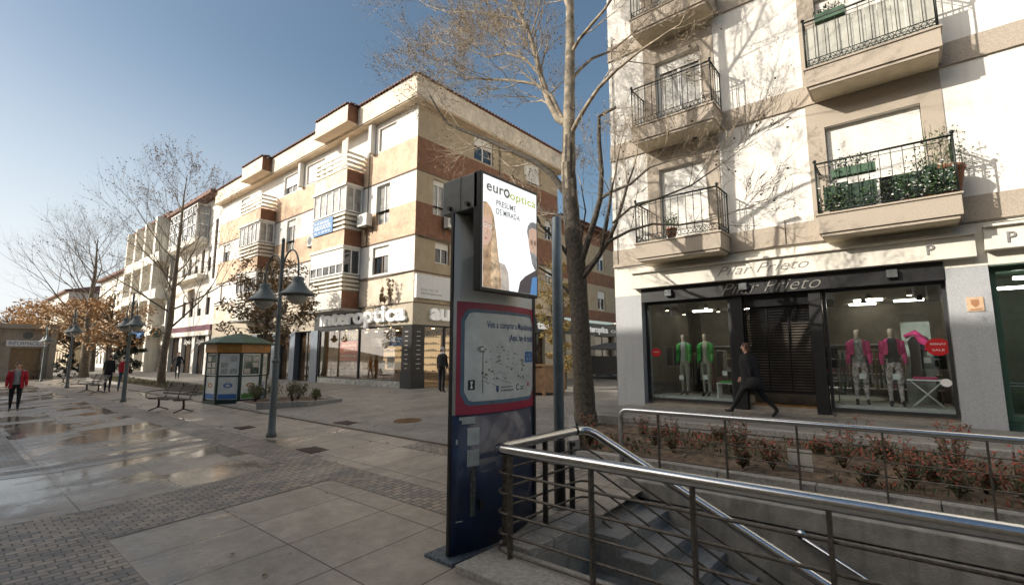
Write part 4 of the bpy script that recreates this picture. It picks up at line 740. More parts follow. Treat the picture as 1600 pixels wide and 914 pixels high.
# ------------------------------------------------------------------ stairwell
st = thing('stairwell', 'sunken concrete stairwell with granite steps behind the near railing', 'stairwell', (-2.93, 4.9, 0))
b = MB()
b.box(HX0-.35, HX0-.001, 3.73, 6.12, -3, .105); b.build('west_wall', concrete, st)
b = MB(); b.box(HX0, HX1, HY1+.001, HY1+.45, -3.2, .14); b.box(HX0-.33, HX1, HY1+.0, HY1+.6, .16, .37); b.box(HX0-.3, HX1, HY1+.04, HY1+.44, .14, .16); b.build('far_wall', concrete, st, bevel=.01)
b = MB(); b.box(HX0-.25, HX1, HY1+.602, 7.02, .0, .345); b.build('wall_coping', curbm, st)
b = MB(); b.box(HX0, HX1, 3.45, HY0-.001, -3.2, .02); b.build('near_wall', concrete, st)
b = MB(); b.box(HX0+.002, HX1, 4.62, 4.86, -3.2, -.32); b.build('stringer_wall', concrete, st)
b = MB(); b.box(HX0, HX1, HY0, 4.62, -3.2, -3.0); b.box(HX0, HX1, 4.86, HY1, -3.4, -3.2); b.build('floor', concrete, st)
MB().box(HX1+.01, HX1+.2, HY0, HY1+.4, -3.2, .3).build('end_wall', concrete, st)
sb_ = M('granite_step', (.235, .235, .23), .6, var=.2, scale=22, bump=.15, streak=.12)
n = 19
b = MB()
for i in range(n):
    x = HX0+i*.34; z = .075-i*.165
    b.box(x, HX1-.02 if i > n-2 else x+.34, 4.866, HY1-.003, z-.9, z-.0505); b.box(x-.02, x+.339, 4.863, HY1-.004, z-.05, z)
b.build('step_flight', sb_, st, bevel=.006)
# kerbs round the opening
kb = thing('stair_kerb', 'thick granite kerb blocks round the stairwell under the near railing', 'kerb', (-3.3, 3.2, 0))
b = MB(); xs = [-3.32, -1.55, .1, 1.9, 3.8, 9.2]
for i in range(5): b.box(xs[i]+.003, xs[i+1]-.003, 3.15, 3.74, .035, .165)
b.build('kerb_block', curbm, kb, bevel=.012)
MB().box(-3.2, 9.2, 3.22, 3.70, -.02, .034).build('kerb_foot', M('dark_kerb_shade', (.03, .027, .024), .9), kb)  # the shade under the kerb overhang is put into this dark colour
b = MB(); ys = [3.745, 4.15, 4.6, 5.1]
for i in range(3): b.box(-3.32, -2.94, ys[i]+.003, ys[i+1]-.003, .03, .205)
b.build('side_kerb_block', curbm, kb, bevel=.01)
# ------------------------------------------------------------------ railings
nr = thing('stair_railing', 'long stainless handrail with dark iron rods round the stairwell in the foreground', 'railing', (-3.22, 3.58, .1))
RX, RY0, RY1, RZ = -3.2, 3.56, 5.12, 1.12
def arc(c, r, a0, a1, z, n=6): return [(c[0]+r*math.cos(a0+(a1-a0)*i/n), c[1]+r*math.sin(a0+(a1-a0)*i/n), z) for i in range(n+1)]
sl = -.466
b = MB(); path = [(9, RY0, RZ), (-2.9, RY0, RZ)]+arc((RX+.10, RY0+.10), .10, math.pi*1.5, math.pi, RZ)+[(RX, RY1-.16, RZ)]+[(RX+.03, RY1-.06, RZ), (RX+.09, RY1-.01, RZ-.005), (RX+.2, RY1, RZ-.04)]+[(RX+.2+3.9, RY1, RZ-.04+3.9*sl), (RX+.2+7, RY1, RZ-.04+7*sl)]
b.tube(path, .049, 12); b.build('handrail', steel, nr)
for k, z in enumerate((.90, .72, .54, .36, .205)):
    b = MB(); e = -.30; zc = RZ-z; L1 = (RZ-.04-zc-e)/-sl if k < 4 else .42
    path = [(9, RY0, z), (-2.9, RY0, z)]+arc((RX-.02+.12, RY0+.12), .12, math.pi*1.5, math.pi, z)+[(RX-.02, RY1-.18, z), (RX+.02, RY1-.06, z), (RX+.08, RY1-.02, z-.005), (RX+.18, RY1-.02, z-.04), (RX+.18+L1, RY1-.02, z-.04+L1*sl)]
    b.tube(path, .0125, 7); b.build('rod', iron, nr)
for i, x in enumerate([-3.02, -2.15, -1.32, -.5, .35, 1.2, 2.1, 3, 4]):
    b = MB(); b.box(x-.012, x+.012, RY0-.03, RY0+.03, .163, RZ-.04); b.build('post', iron, nr, bevel=.003)
for y, x in ((3.70, RX), (4.36, RX)): MB().box(x-.03, x+.03, y-.012, y+.012, .2, RZ-.04).build('post', iron, nr, bevel=.003)
b = MB(); b.tube([(RX, RY1-.2+.02, RZ), (RX, RY1-.20+.12, RZ)], .054, 10); b.tube([(RX-.001, 4.93, .95), (RX, 4.93, 1.0)], .02, 6); b.build('tape_band', black, nr)
MB().tube([(-3.3, 5.0, .98), (-3.3, 5.04, .5), (-3.28, 5.0, .22)], .035, 6).build('cable_sleeve', black, nr)
fr2 = thing('planter_railing', 'rear stainless handrail with thin rods between the stairwell and the red shrubs', 'railing', (-3.7, 7.06, .35))
Y2 = 6.98; z2 = 1.17; x2 = -3.66
b = MB(); b.tube([(x2, Y2, .34), (x2, Y2, z2-.1), (x2+.02, Y2, z2-.04), (x2+.07, Y2, z2-.005), (x2+.14, Y2, z2), (9, Y2, z2)], .036, 10); b.build('handrail', steel, fr2)
for z in (.50, .66, .82, .98): MB().tube([(x2, Y2, z), (9, Y2, z)], .0085, 5).build('rod', iron, fr2)
for x in (-3.05, -2.1, -1.25, -.4, .45, 1.3, 2.2, 3.2): MB().box(x-.01, x+.01, Y2-.022, Y2+.022, .34, z2-.03).build('post', iron, fr2)
wh = thing('wall_handrail', 'short stainless handrail fixed to the far wall of the stairwell', 'handrail', (-1.08, 6.0, .1))
MB().tube([(-1.12, 6.05, .12), (-1.06, 6.0, .10), (3.5, 6.0, .10-4.5*.50)], .024, 8).build('rail', steel, wh)
b = MB(); b.grid([[(-1.12+r*math.cos(t), 6.105-d, .12+r*math.sin(t)) for t in [math.pi*i/6 for i in range(12)]] for r, d in ((.05, 0), (.05, .015), (.02, .015), (.02, .08))], True); b.tube([(-.95, 6.11, .04), (-.95, 6.0, .04)], .012, 6); b.tube([(.3, 6.11, -.6), (.3, 6.0, -.6)], .012, 6); b.build('bracket', steel, wh)
# grey pole
gp = thing('steel_pole', 'plain blue grey steel pole standing behind the handrail corner in front of the plane tree', 'pole', (-3.47, 5.02, .19))
MB().lathe([(.065, 0), (.065, 3.58), (.055, 3.60)], (-3.47, 5.02, .19), 18).build('shaft', gpaint, gp)
MB().lathe([(.071, 0), (.071, .78), (.066, .79)], (-3.47, 5.02, .20), 14).build('black_wrap', black, gp)
q = MB(); q.lathe([(.12, 0), (.12, .02)], (-3.47, 5.02, .185), 14); q.build('base_plate', dkgrey, gp)
# ------------------------------------------------------------------ advertising pillar
TY0, TY1, TX, TB = 3.30, 4.60, -3.56, 0
ts = thing('advertising_pillar', 'tall navy and grey information pillar with a lit screen and a town shopping poster', 'advertising pillar', (TX, 3.9, 0))
def lens(s_, side=1, off=0): t = (s_-(TY0+TY1)/2)/((TY1-TY0)/2); return TX+side*(.015+.115*(1-t*t))+side*off
def lensbody(z0, z1, name, mat, e=0):
    ss = [TY0+(TY1-TY0)*i/16 for i in range(17)]; ring = [(lens(s_, 1, e), s_) for s_ in ss]+[(lens(s_, -1, e), s_) for s_ in reversed(ss)]
    b = MB(); b.grid([[(x, y, z) for x, y in ring] for z in (z0, z1)], True, True); b.poly([(x, y, z1) for x, y in ring]); b.poly([(x, y, z0) for x, y in ring][::-1]); return b.build(name, mat, ts)
lensbody(.08, 1.42, 'lower_body', navy); lensbody(1.421, 3.46, 'upper_body', lgrey)
MB().box(TX-.022, TX+.012, TY0-.018, TY0+.006, .05, 3.46).build('edge_strip', black, ts); MB().box(TX-.03, TX+.03, TY1-.012, TY1+.03, .05, 3.46).build('edge_strip', black, ts)
MB().box(TX-.24, TX+.15, TY0-.10, TY1+.08, .0, .125).build('base_plate', M('scuffed_base', (.09, .12, .15), .5, .2, var=.6, scale=35), ts, bevel=.01)
poly3 = lambda b, pts, e: b.poly([(lens(y, 1, e), y, z) for y, z in pts])
def curved(name, y0, y1, z0, z1, mat, e, parent=None, r=0):
    n = 24; b = MB(); rows = []
    for i in range(n+1):
        y = y0+(y1-y0)*i/n; dz = 0
        if r:
            k = min(y-y0, y1-y); 
            if k < r: dz = r-math.sqrt(max(r*r-(r-k)**2, 0))
        rows.append([(lens(y, 1, e), y, z0+dz), (lens(y, 1, e), y, z1-dz)])
    b.grid(rows); return b.build(name, mat, parent or ts, recalc=False)
redp = M('crimson_print', (.33, .02, .055), .4, var=.15, scale=3); ppr = M('weathered_poster', (.58, .60, .58), .35, var=.14, scale=3.5, coat=.4); blu = M('slate_blue_print', (.09, .15, .22), .4, var=.2)
ps = curved('poster', TY0+.03, TY1-.008, 1.42, 2.55, redp, .004); curved('poster_border', TY0+.075, TY1-.03, 1.505, 2.48, blu, .006, ps, .12); curved('poster_sheet', TY0+.115, TY1-.05, 1.545, 2.445, ppr, .008, ps, .10)
inkb = M('poster_blue_ink', (.03, .07, .20), .5); inkg = M('poster_green_ink', (.20, .25, .10), .6, var=.3); inkd = M('poster_grey_ink', (.13, .14, .14), .6, var=.4)
def ptext(s_, y, z, h, wd, m=inkb, bold=0): text('lettering', s_, lambda x, d, zz: (lens(min(y+x, TY1-.02), 1, .009+d), y+x, z+zz), m, ps, h=h, wdt=wd, ext=.001, bold=bold)
ptext('Ven a comprar a Majadahonda', TY0+.38, 2.27, .095, .87, bold=.005); ptext('¡Aquí, hay de todo!', TY0+.72, 2.14, .10, .53, bold=.01)
gb = curved('blue_label', TY1-.26, TY1-.055, 1.93, 2.05, M('bright_blue_label', (.03, .15, .42), .4), .010, ps, .02)
ptext('PLANO', TY1-.235, 2.0, .03, .14, whitep, .01); ptext('GRATIS', TY1-.235, 1.95, .04, .165, whitep, .02)
rp_ = random.Random(4); b = MB(); b2 = MB()
for i in range(70):
    y = TY0+.3+rp_.random()*.72; z = 1.72+rp_.random()*.33*(1.25-abs(y-3.85)); s1 = rp_.uniform(.006, .02); a = rp_.uniform(-.5, .5)
    poly3(b if rp_.random() < .6 else b2, [(y, z), (y+s1*1.6, z+s1*a), (y+s1*1.3, z+s1), (y-.2*s1, z+s1*.8)], .0095)
for i in range(16):
    y = TY0+.28+rp_.random()*.8; z = 1.70+rp_.random()*.35; L_ = rp_.uniform(.06, .25); a = rp_.choice((-.35, -.3, 1.6)); poly3(b, [(y, z), (y+L_*math.cos(a), z+L_*math.sin(a)*.8), (y+L_*math.cos(a), z+L_*math.sin(a)*.8+.004), (y, z+.004)], .0097)
b.build('street_map', inkd, ps, recalc=False); b2.build('map_parks', inkg, ps, recalc=False)
b = MB()
for r in (.055, .04): b.grid([[(lens(TY0+.33, 1, .0098), TY0+.33+rr*1.3*math.cos(t), 2.07+rr*.6*math.sin(t)) for t in [math.pi*i/8 for i in range(16)]] for rr in (r, r-.008)], True)
b.box(lens(TY0+.33, 1, .009), lens(TY0+.33, 1, .011), TY0+.327, TY0+.335, 1.62, 2.035); b.build('clock_print', inkd, ps, recalc=False)
b = MB(); poly3(b, [(TY0+.155, 1.66), (TY0+.235, 1.66), (TY0+.235, 1.76), (TY0+.155, 1.76)], .0095); bo = b.build('black_icon', black, ps, recalc=False)
b = MB(); poly3(b, [(TY0+.18, 1.675), (TY0+.21, 1.675), (TY0+.20, 1.71), (TY0+.212, 1.745), (TY0+.178, 1.745), (TY0+.19, 1.71)], .0105); b.build('cup_mark', whitep, bo, recalc=False)
ptext('Ayuntamiento', TY0+.58, 1.66, .025, .20, inkd); ptext('de Majadahonda', TY0+.58, 1.625, .025, .22, inkd); ptext('C', TY0+.84, 1.625, .07, .06, inkd, .02); ptext('Centro', TY0+.93, 1.655, .018, .08, inkd); ptext('abierto', TY0+.93, 1.63, .018, .08, inkd)
b = MB(); poly3(b, [(TY0+.51, 1.69), (TY0+.51, 1.64), (TY0+.53, 1.615), (TY0+.55, 1.64), (TY0+.55, 1.69)], .0095); b.build('shield_mark', inkb, ps, recalc=False)
b = MB(); poly3(b, [(TY0+1.1, 1.66), (TY0+1.14, 1.66), (TY0+1.14, 1.70), (TY0+1.1, 1.70)], .0095); b.build('red_mark', M('red_ink', (.5, .03, .05), .5), ps, recalc=False)
for i, (y0, y1, z0, z1) in enumerate([(3.40, 3.55, 1.33, 1.40), (3.46, 3.60, 1.12, 1.29), (3.46, 3.60, .92, 1.08), (3.37, 3.41, 1.37, 1.40), (3.34, 3.36, 1.14, 1.19), (3.35, 3.42, .42, .43)]):
    curved('torn_sticker', y0, y1, z0, z1, M('torn_sticker_paper', (.42, .44, .43), .7, var=.18, scale=9) if i == 0 else bpy.data.materials['torn_sticker_paper'], .003)
curved('stain', 3.50, 3.56, .45, .98, M('faded_streak', (.10, .10, .09), .6, var=.6, scale=20), .0025); MB().box(lens(3.7)+.003, lens(3.7)+.02, 3.58, 3.62, .50, .60).build('lock', black, ts)
# head unit with the screen
MB().box(TX-.18, TX+.33, TY0+.0, TY0+.9, 3.465, 3.83).build('head_box', dkgrey, ts, bevel=.008)
MB().box(-3.28, -3.185, TY0+.0, TY0+.93, 2.63, 3.84).build('screen_case', M('screen_case_black', (.02, .022, .024), .35, .3), ts, bevel=.006)
for x in (-3.62, -3.36): q = MB(); q.fr = None; q.tube([(x, TY0+.02, 3.52), (x, TY0-.03, 3.52)], .022, 10); q.build('bolt', black, ts)
q = MB(); q.box(-3.47, -3.465, TY0-.003, TY0+.01, 3.47, 3.83); q.build('seam', black, ts)
def EM(n, c, e=.9, v=.0): return M(n, c, .35, var=max(v, .01), emit=c, es=e)
SX = -3.182
scr = MB().box(-3.1849, SX, TY0+.035, TY0+.905, 2.665, 3.805).build('screen', EM('screen_white', (.80, .82, .83), .62), ts)
def sp(name, pts, col, e, es=.6, v=.0): 
    b = MB(); b.poly([(SX+e, TY0+.035+x*.87, 2.665+y*1.14) for x, y in pts]); return b.build(name, EM(name+'_print', col, es, v), scr, recalc=False) and None
for i in range(9): sp('pale_stripe', [(.12+i*.085, .96-i*.03), (.15+i*.085, .95-i*.03), (.17+i*.062, .34+i*.02), (.145+i*.062, .34+i*.02)], (.86, .87, .87), .001, .62)
sp('blonde_hair', [(0, .75), (.06, .755), (.13, .72), (.18, .65), (.22, .50), (.25, .35), (.28, .22), (.31, .10), (.31, 0), (0, 0)], (.42, .27, .16), .0015, .55, .4)
sp('blouse', [(0, .20), (.1, .25), (.3, .24), (.38, .23), (.44, .16), (.46, .02), (.46, 0), (0, 0)], (.50, .44, .38), .0013, .5, .2)
sp('face', [(0, .66), (.08, .67), (.15, .62), (.165, .53), (.14, .44), (.08, .375), (.03, .36), (0, .37)], (.55, .36, .27), .0020, .5, .1)
sp('fringe', [(0, .735), (.07, .74), (.15, .69), (.17, .62), (.10, .64), (.0, .625)], (.50, .33, .20), .0025, .55, .3)
sp('hair_lock', [(.15, .62), (.19, .56), (.22, .40), (.27, .2), (.27, .02), (.14, .02), (.12, .2), (.15, .42)], (.60, .44, .28), .0023, .55, .45)
[sp('spectacles', [(x0, y0+.03), (x0+.055, y0+.03), (x0+.058, y0+.015), (x0+.045, y0-.012), (x0+.01, y0-.012)], (.62, .50, .44), .0027, .5) or sp('spectacles', [(x0, y0+.034), (x0+.058, y0+.034), (x0+.058, y0+.028), (x0, y0+.028)], (.2, .1, .07), .0029, .5) or sp('eye', [(x0+.015, y0+.012), (x0+.03, y0+.018), (x0+.042, y0+.012), (x0+.03, y0+.004)], (.12, .07, .06), .0029, .5) for x0, y0 in ((.012, .535), (.088, .53))]
sp('nose', [(.07, .53), (.082, .475), (.06, .47)], (.42, .25, .18), .0028, .5); sp('lips', [(.02, .435), (.07, .435), (.05, .415)], (.4, .10, .09), .0028, .5)
sp('suit', [(.62, 0), (.66, .10), (.76, .16), (.84, .19), (1, .25), (1, 0)], (.06, .05, .06), .0015, .4); sp('blue_shirt', [(.86, 0), (.90, .16), (1, .18), (1, 0)], (.07, .20, .42), .002, .5)
sp('grey_hair', [(.80, .60), (.82, .66), (.87, .70), (.93, .715), (1, .71), (1, .5), (.84, .5)], (.20, .21, .22), .0015, .5, .4)
sp('man_face', [(.84, .62), (.90, .655), (1, .65), (1, .25), (.97, .24), (.91, .30), (.86, .40), (.83, .50)], (.50, .34, .26), .002, .5, .1)
sp('grey_beard', [(.855, .42), (.90, .40), (.94, .41), (1, .38), (1, .25), (.96, .24), (.90, .30)], (.26, .27, .28), .0025, .5, .5); [sp('man_spectacles', [(x0, .53), (x0+.055, .535), (x0+.058, .49), (x0+.03, .475), (x0+.003, .49)], (.25, .16, .12), .0027, .5) or sp('eye', [(x0+.012, .507), (x0+.028, .515), (x0+.042, .507), (x0+.028, .50)], (.10, .06, .05), .0030, .5) for x0 in (.865, .935)]
sp('man_nose', [(.925, .51), (.94, .45), (.905, .445)], (.36, .22, .16), .0029, .5)
def stext(s_, x, y, h, wd, col, nm): text('lettering', s_, lambda a, d, z: (SX+.003+d, TY0+.035+x*.87+a, 2.665+y*1.14+z), EM(nm, col, .5), scr, h=h, wdt=wd, ext=.001, bold=.018 if len(s_) < 7 and s_.islower() else .011, space=1.05)
stext('eur', .05, .862, .078, .262, (.10, .10, .09), 'dark_screen_ink'); stext('optica', .465, .835, .112, .445, (.36, .42, .13), 'green_screen_ink')
b = MB(); b.grid([[(SX+.0035, TY0+.035+(.408*.87)+r*math.cos(t), 2.665+.90*1.14+r*math.sin(t)) for t in [math.pi*i/10 for i in range(20)]] for r in (.050, .024)], True); b.grid([[(SX+.0035, TY0+.035+(.408*.87)+r*math.cos(t), 2.665+.90*1.14+r*math.sin(t)) for t in [math.pi*i/6 for i in range(12)]] for r in (.008, .001)], True); b.build('ring_logo', bpy.data.materials['dark_screen_ink'], scr, recalc=False)
stext('PRESUME', .22, .752, .062, .31, (.10, .10, .09), 'dark_screen_ink2'); stext('DE MIRADA.', .22, .675, .062, .39, (.10, .10, .09), 'dark_screen_ink3')
# ------------------------------------------------------------------ planter bed with red shrubs
pb = MB()
b = MB(); b.box(-6.3, 14, 7.24, 9.855, .2, .43)
bed = thing('planter_bed', 'long earth bed between the rear handrail and the shop sidewalk', 'planter', (-6.3, 7.1, .3))
b = MB(); nx, ny = 120, 16; rb_ = random.Random(8)
hh = {}
rows = []
for j in range(ny+1):
    y = 7.22+(9.86-7.22)*j/ny; x00 = -4.64-1.86*(y-7.1)/2.8; rows.append([(x00+(14-x00)*i/nx, y, .40+.10*(j/ny)+rb_.uniform(-.018, .018)+.03*math.sin(i*.9+j)*math.sin(j*.8)) for i in range(nx+1)])
b.grid(rows); b.build('soil', soil, bed, recalc=False)
b = MB()
for i in range(17): b.box(-4.55+i*1.15, -4.55+i*1.15+1.142, 7.04, 7.22, .1, .44)
b.build('front_kerb', curbm, bed, bevel=.01)
b = MB(); b.prism([(-6.55, 9.9), (-6.42, 9.9), (-4.56, 7.2), (-4.56, 7.02), (-4.66, 7.02)], .1, .60); b.build('side_kerb', curbm, bed, bevel=.01)
rocks = MB()
for i in range(120): x = rb_.uniform(-4.4, 5); y = rb_.uniform(7.35, 9.7); s_ = rb_.uniform(.015, .045); rocks.ball((x, y, .47), s_, 4, .6)
tag(rocks.build('pebbles', M('pebble', (.2, .17, .13), .9), loc=(0, 8, .4)), 'small stones and clods strewn over the earth bed', 'pebbles', kind='stuff')
lit = MB()
for i in range(900):
    x = rb_.uniform(-4.4, 5); y = rb_.uniform(7.3, 9.8); a = rb_.uniform(0, 6.28); s_ = rb_.uniform(.02, .04); z = .45+.04*(y-7)+rb_.uniform(0, .03); lit.poly([(x-s_*math.cos(a), y-s_*math.sin(a), z), (x+s_*.5*math.sin(a), y-s_*.5*math.cos(a), z+.008), (x+s_*math.cos(a), y+s_*math.sin(a), z+.006), (x-s_*.5*math.sin(a), y+s_*.5*math.cos(a), z+.01)])
tag(lit.build('leaf_litter', M('leaf_litter', (.20, .12, .055), .9, var=.5, scale=5), loc=(0, 8, .4), recalc=False), 'dry brown leaves lying on the earth bed', 'leaf litter', kind='stuff')
tag(MB().box(-1.55, -1.25, 7.9, 7.93, .42, .70).build('stone_slab', M('pale_slab', (.4, .38, .34), .8), loc=(-1.4, 7.9, .45)), 'small pale stone slab standing upright in the earth bed', 'stone')
def redshrub(x, y, h, n, lab, seed):
    r_ = random.Random(seed); t = thing('red_shrub', lab, 'shrub', (x, y, .44), 'red tipped shrubs in the long bed'); s_ = MB(); lf = MB(); lr = MB()
    for k in range(int(n*1.5)):
        a = r_.uniform(0, 6.28); l = h*r_.uniform(.45, 1); d = Vector((math.cos(a)*r_.uniform(.1, .75), math.sin(a)*r_.uniform(.1, .75), 1)); p0 = Vector((x, y, .42)); p1 = p0+d*l*.5; p2 = p1+Vector((d.x*.7, d.y*.7, 1))*l*.5
        s_.tube([p0, p1, p2], [.006, .004, .0025], 4)
        for m in range(34):
            q = (p1.lerp(p2, r_.uniform(-.6, 1.05))) ; tgt = lr if (r_.random() < .22+.55*max(0, (q.z-.55)/h)) else lf
            dr = Vector((r_.gauss(0, 1), r_.gauss(0, 1), r_.uniform(-.1, .9))).normalized(); sd = dr.orthogonal().normalized()*.011; le = r_.uniform(.035, .065)
            q = q+dr*.01; tgt.poly([q, q+dr*le*.5+sd, q+dr*le, q+dr*le*.5-sd])
    s_.build('stem', stem, t); lf.build('foliage', greenleaf, t, recalc=False); lr.build('red_leaves', redleaf, t, recalc=False)
shr = [(-5.05, 8.2, .5, 7, 'low red shrub just right of the plane tree trunk'), (-4.2, 8.9, .55, 7, 'red shrub behind the left end of the rear handrail'), (-3.2, 7.9, .6, 9, 'red shrub below the left display window, second from the handrail end'), (-2.4, 8.7, .6, 9, 'red shrub straight below the walking woman'),
 (-1.7, 7.7, .5, 8, 'small red shrub left of the upright pale stone slab'), (-.95, 8.4, .7, 11, 'tall red shrub right of the upright pale stone slab'), (-.2, 7.7, .55, 10, 'spreading red shrub near the middle of the right display window'), (.25, 8.6, .75, 12, 'tall red shrub below the red sale sticker'),
 (.75, 7.65, .65, 12, 'dense red shrub near the front kerb at the right'), (1.35, 8.2, .75, 12, 'red shrub in front of the pillar with the plaque'), (1.7, 7.6, .6, 11, 'red shrub at the right edge near the front kerb'), (2.4, 8.1, .7, 11, 'red shrub at the right edge below the green shop')]
kerbs_lab = ['against the front kerb', 'half way across the bed', 'against the sidewalk kerb']
extra = [(-4.6, 7.6, 0), (-3.7, 8.3, 1), (-2.9, 9.3, 2), (-2.05, 7.5, 0), (-1.35, 9.1, 2), (-.55, 9.2, 2), (-.6, 7.45, 0), (.2, 7.5, 0), (.45, 7.9, 1), (1.05, 7.5, 0), (1.0, 9.1, 2), (1.75, 8.9, 2), (2.0, 7.45, 0), (2.5, 7.6, 0), (3.1, 8.3, 1), (.0, 8.1, 1)]
place_lab = ['under the left window end', 'under the left window middle', 'behind the second shrub', 'left of the slab', 'behind the upright slab', 'behind the tall middle shrub', 'just right of the slab', 'under the right window centre', 'under the white round sticker', 'before the plaque pillar', 'behind the plaque pillar shrub', 'under the green shop', 'at the right edge', 'near the right frame edge', 'beyond the right frame edge', 'in the thick clump under the right window']
for (x, y, k), pl_ in zip(extra, place_lab): shr.append((x, y, rb_.uniform(.28, .5), rb_.randint(7, 12), 'low red shrub '+kerbs_lab[k]+', '+pl_))
for i, a in enumerate(shr): redshrub(*a[:4], a[4], 40+i)
gc = MB(); rw = random.Random(77)
for i in range(9000):
    x = -6+12*rw.random()**.8; y = rw.uniform(7.3, 9.8)
    if x < -4.5-1.86*(y-7.1)/2.8: continue
    if math.sin(x*2.1+y*3)+math.sin(x*.9-y*1.7)+(.5 if x > -.5 else -.2)+rw.uniform(-.5, .5) < .25: continue
    z = .42+.04*(y-7.2); h = rw.uniform(.02, .12); a = rw.uniform(0, 6.28); l = rw.uniform(.02, .05); gc.mat(0 if rw.random() < .7 else 1); gc.poly([(x, y, z), (x+l*math.cos(a), y+l*math.sin(a), z+h*.6), (x+l*1.5*math.cos(a+.3), y+l*1.5*math.sin(a+.3), z+h), (x+l*.6*math.cos(a+.9), y+l*.6*math.sin(a+.9), z+h*.7)])
tag(gc.build('ground_cover', [greenleaf, redleaf], loc=(0, 8, .4), recalc=False), 'low weeds and fallen red leaves between the shrubs of the long bed', 'ground cover', kind='stuff')
# ------------------------------------------------------------------ street lamps
def lampproto():
    t = thing('street_lamp', 'x', 'street lamp'); b = MB()
    b.lathe([(.11, 0), (.11, .08), (.085, .12), (.075, .6), (.075, 1.75), (.06, 1.80), (.052, 2.7), (.055, 2.72), (.055, 2.78), (.045, 2.8), (.040, 4.2), (.036, 4.50), (.045, 4.52), (.03, 4.58), (.0, 4.6)], (0, 0, 0), 14); b.lathe([(.085, 1.66), (.09, 1.7), (.085, 1.74)], (0, 0, 0), 14)
    b.build('post', lampm, t)
    b = MB(); b.tube([(-.36, 0, 2.86), (.36, 0, 2.86)], .012, 6); b.tube([(-.30, 0, 2.85), (-.05, 0, 2.62)], .01, 5); b.tube([(.30, 0, 2.85), (.05, 0, 2.62)], .01, 5); b.build('banner_bracket', lampm, t)
    for s_ in (-1, 1):
        b = MB(); pts = []
        for i in range(15):
            a = math.pi*i/14; pts.append((s_*(.04+.40*(1-math.cos(a))), 0, 3.72+.52*math.sin(a)+(0 if i < 8 else 0)))
        b.tube([(s_*.035, 0, 3.35)]+pts+[(s_*.84, 0, 3.55)], .021, 8); ar = b.build('arm', lampm, t)
        b = MB(); b.lathe([(.02, .46), (.09, .45), (.13, .42), (.12, .35), (.15, .28), (.24, .16), (.33, .08), (.37, .055), (.37, .04), (.24, .035), (.0, .036)], (s_*.84, 0, 3.12), 20); b.build('lamp_shade', lampm, ar)
        b = MB(); b.lathe([(.235, .03), (.225, -.03), (.19, -.09), (.12, -.15), (.03, -.175)], (s_*.84, 0, 3.12), 18); b.build('lamp_bowl', bowl, ar)
    return t
lp = lampproto()
for i, (x, y, s_, lab) in enumerate([(-11.35, 5.04, 1, 'tall double armed grey lamp post nearest the camera, in front of the leafy magnolia'), (-24.4, 4.95, .95, 'double armed lamp post beside the couple and the bench, second from the camera'), (-37.4, 4.95, 1.0, 'double armed lamp post in front of the brown leaved trees'), (-48.1, 4.95, .9, 'farthest lamp post, in front of the stone pavilion')]):
    o = place(lp, i > 0, (x, y, g(y)-.005), 0, lab, s_, 'street lamps along the plaza')
# ------------------------------------------------------------------ benches
def benchproto():
    t = thing('park_bench', 'x', 'bench'); m = M('dark_bench_slats', (.045, .035, .028), .42, .2, var=.3); m.node_tree.nodes['Principled BSDF'].inputs['Roughness'].default_value = .7; mi = M('bench_cast_iron', (.06, .04, .03), .5, .4, var=.3)
    prof = lambda k: [(-.30, .43), (-.12, .40), (.06, .41), (.17, .45), (.24, .60), (.30, .78), (.34, .88)]
    L_ = .96
    b = MB(); pr = prof(0)
    for i in range(4): y = -.29+i*.125; z = .425-.02*math.sin(i); b.box(-L_, L_, y-.045, y+.045, z, z+.02)
    b.build('seat', m, t, bevel=.004); b = MB()
    for i in range(4): f = .15+i*.25; y = .19+.15*f; z = .50+.37*f; b.tube([(-L_, y, z-.035), (L_, y, z-.035)], .0, 4); b.poly([(-L_, y-.015, z-.03), (L_, y-.015, z-.03), (L_, y+.013, z+.03), (-L_, y+.013, z+.03)]); b.poly([(-L_, y+.003, z-.033), (L_, y+.003, z-.033), (L_, y+.031, z+.027), (-L_, y+.031, z+.027)])
    b.build('backrest', m, t)
    for x in (-L_+.22, 0, L_-.22):
        b = MB(); b.tube([(x, -.33, .41), (x, -.12, .39), (x, .08, .40), (x, .18, .45), (x, .25, .62), (x, .33, .9)], .017, 6)
        if x: b.tube([(x, -.02, .40), (x, .0, .2), (x, -.02, .1)], .035, 8); b.tube([(x, -.30, .02), (x, -.15, .07), (x, .0, .12), (x, .15, .07), (x, .30, .02)], .02, 6)
        b.build('leg_frame' if x else 'centre_rib', mi, t)
    for x in (-L_, L_): b = MB(); b.tube([(x, .27, .66), (x, .0, .64), (x, -.28, .62), (x, -.31, .45)], .014, 6); b.build('armrest', mi, t)
    return t
bp_ = benchproto()
for i, (x, y, rz, lab) in enumerate([(-18.9, 5.1, R(12), 'empty slatted bench beside the kiosk, nearest the camera'), (-31.3, 5.1, R(8), 'slatted bench next to the couple under the second lamp post'), (-41.6, 5.4, R(0), 'sunlit slatted bench beyond the third lamp post'), (-52, 5.0, R(0), 'farthest bench in front of the brown leaved trees')]):
    place(bp_, i > 0, (x, y, g(y)), rz, lab, 1, 'benches along the plaza')
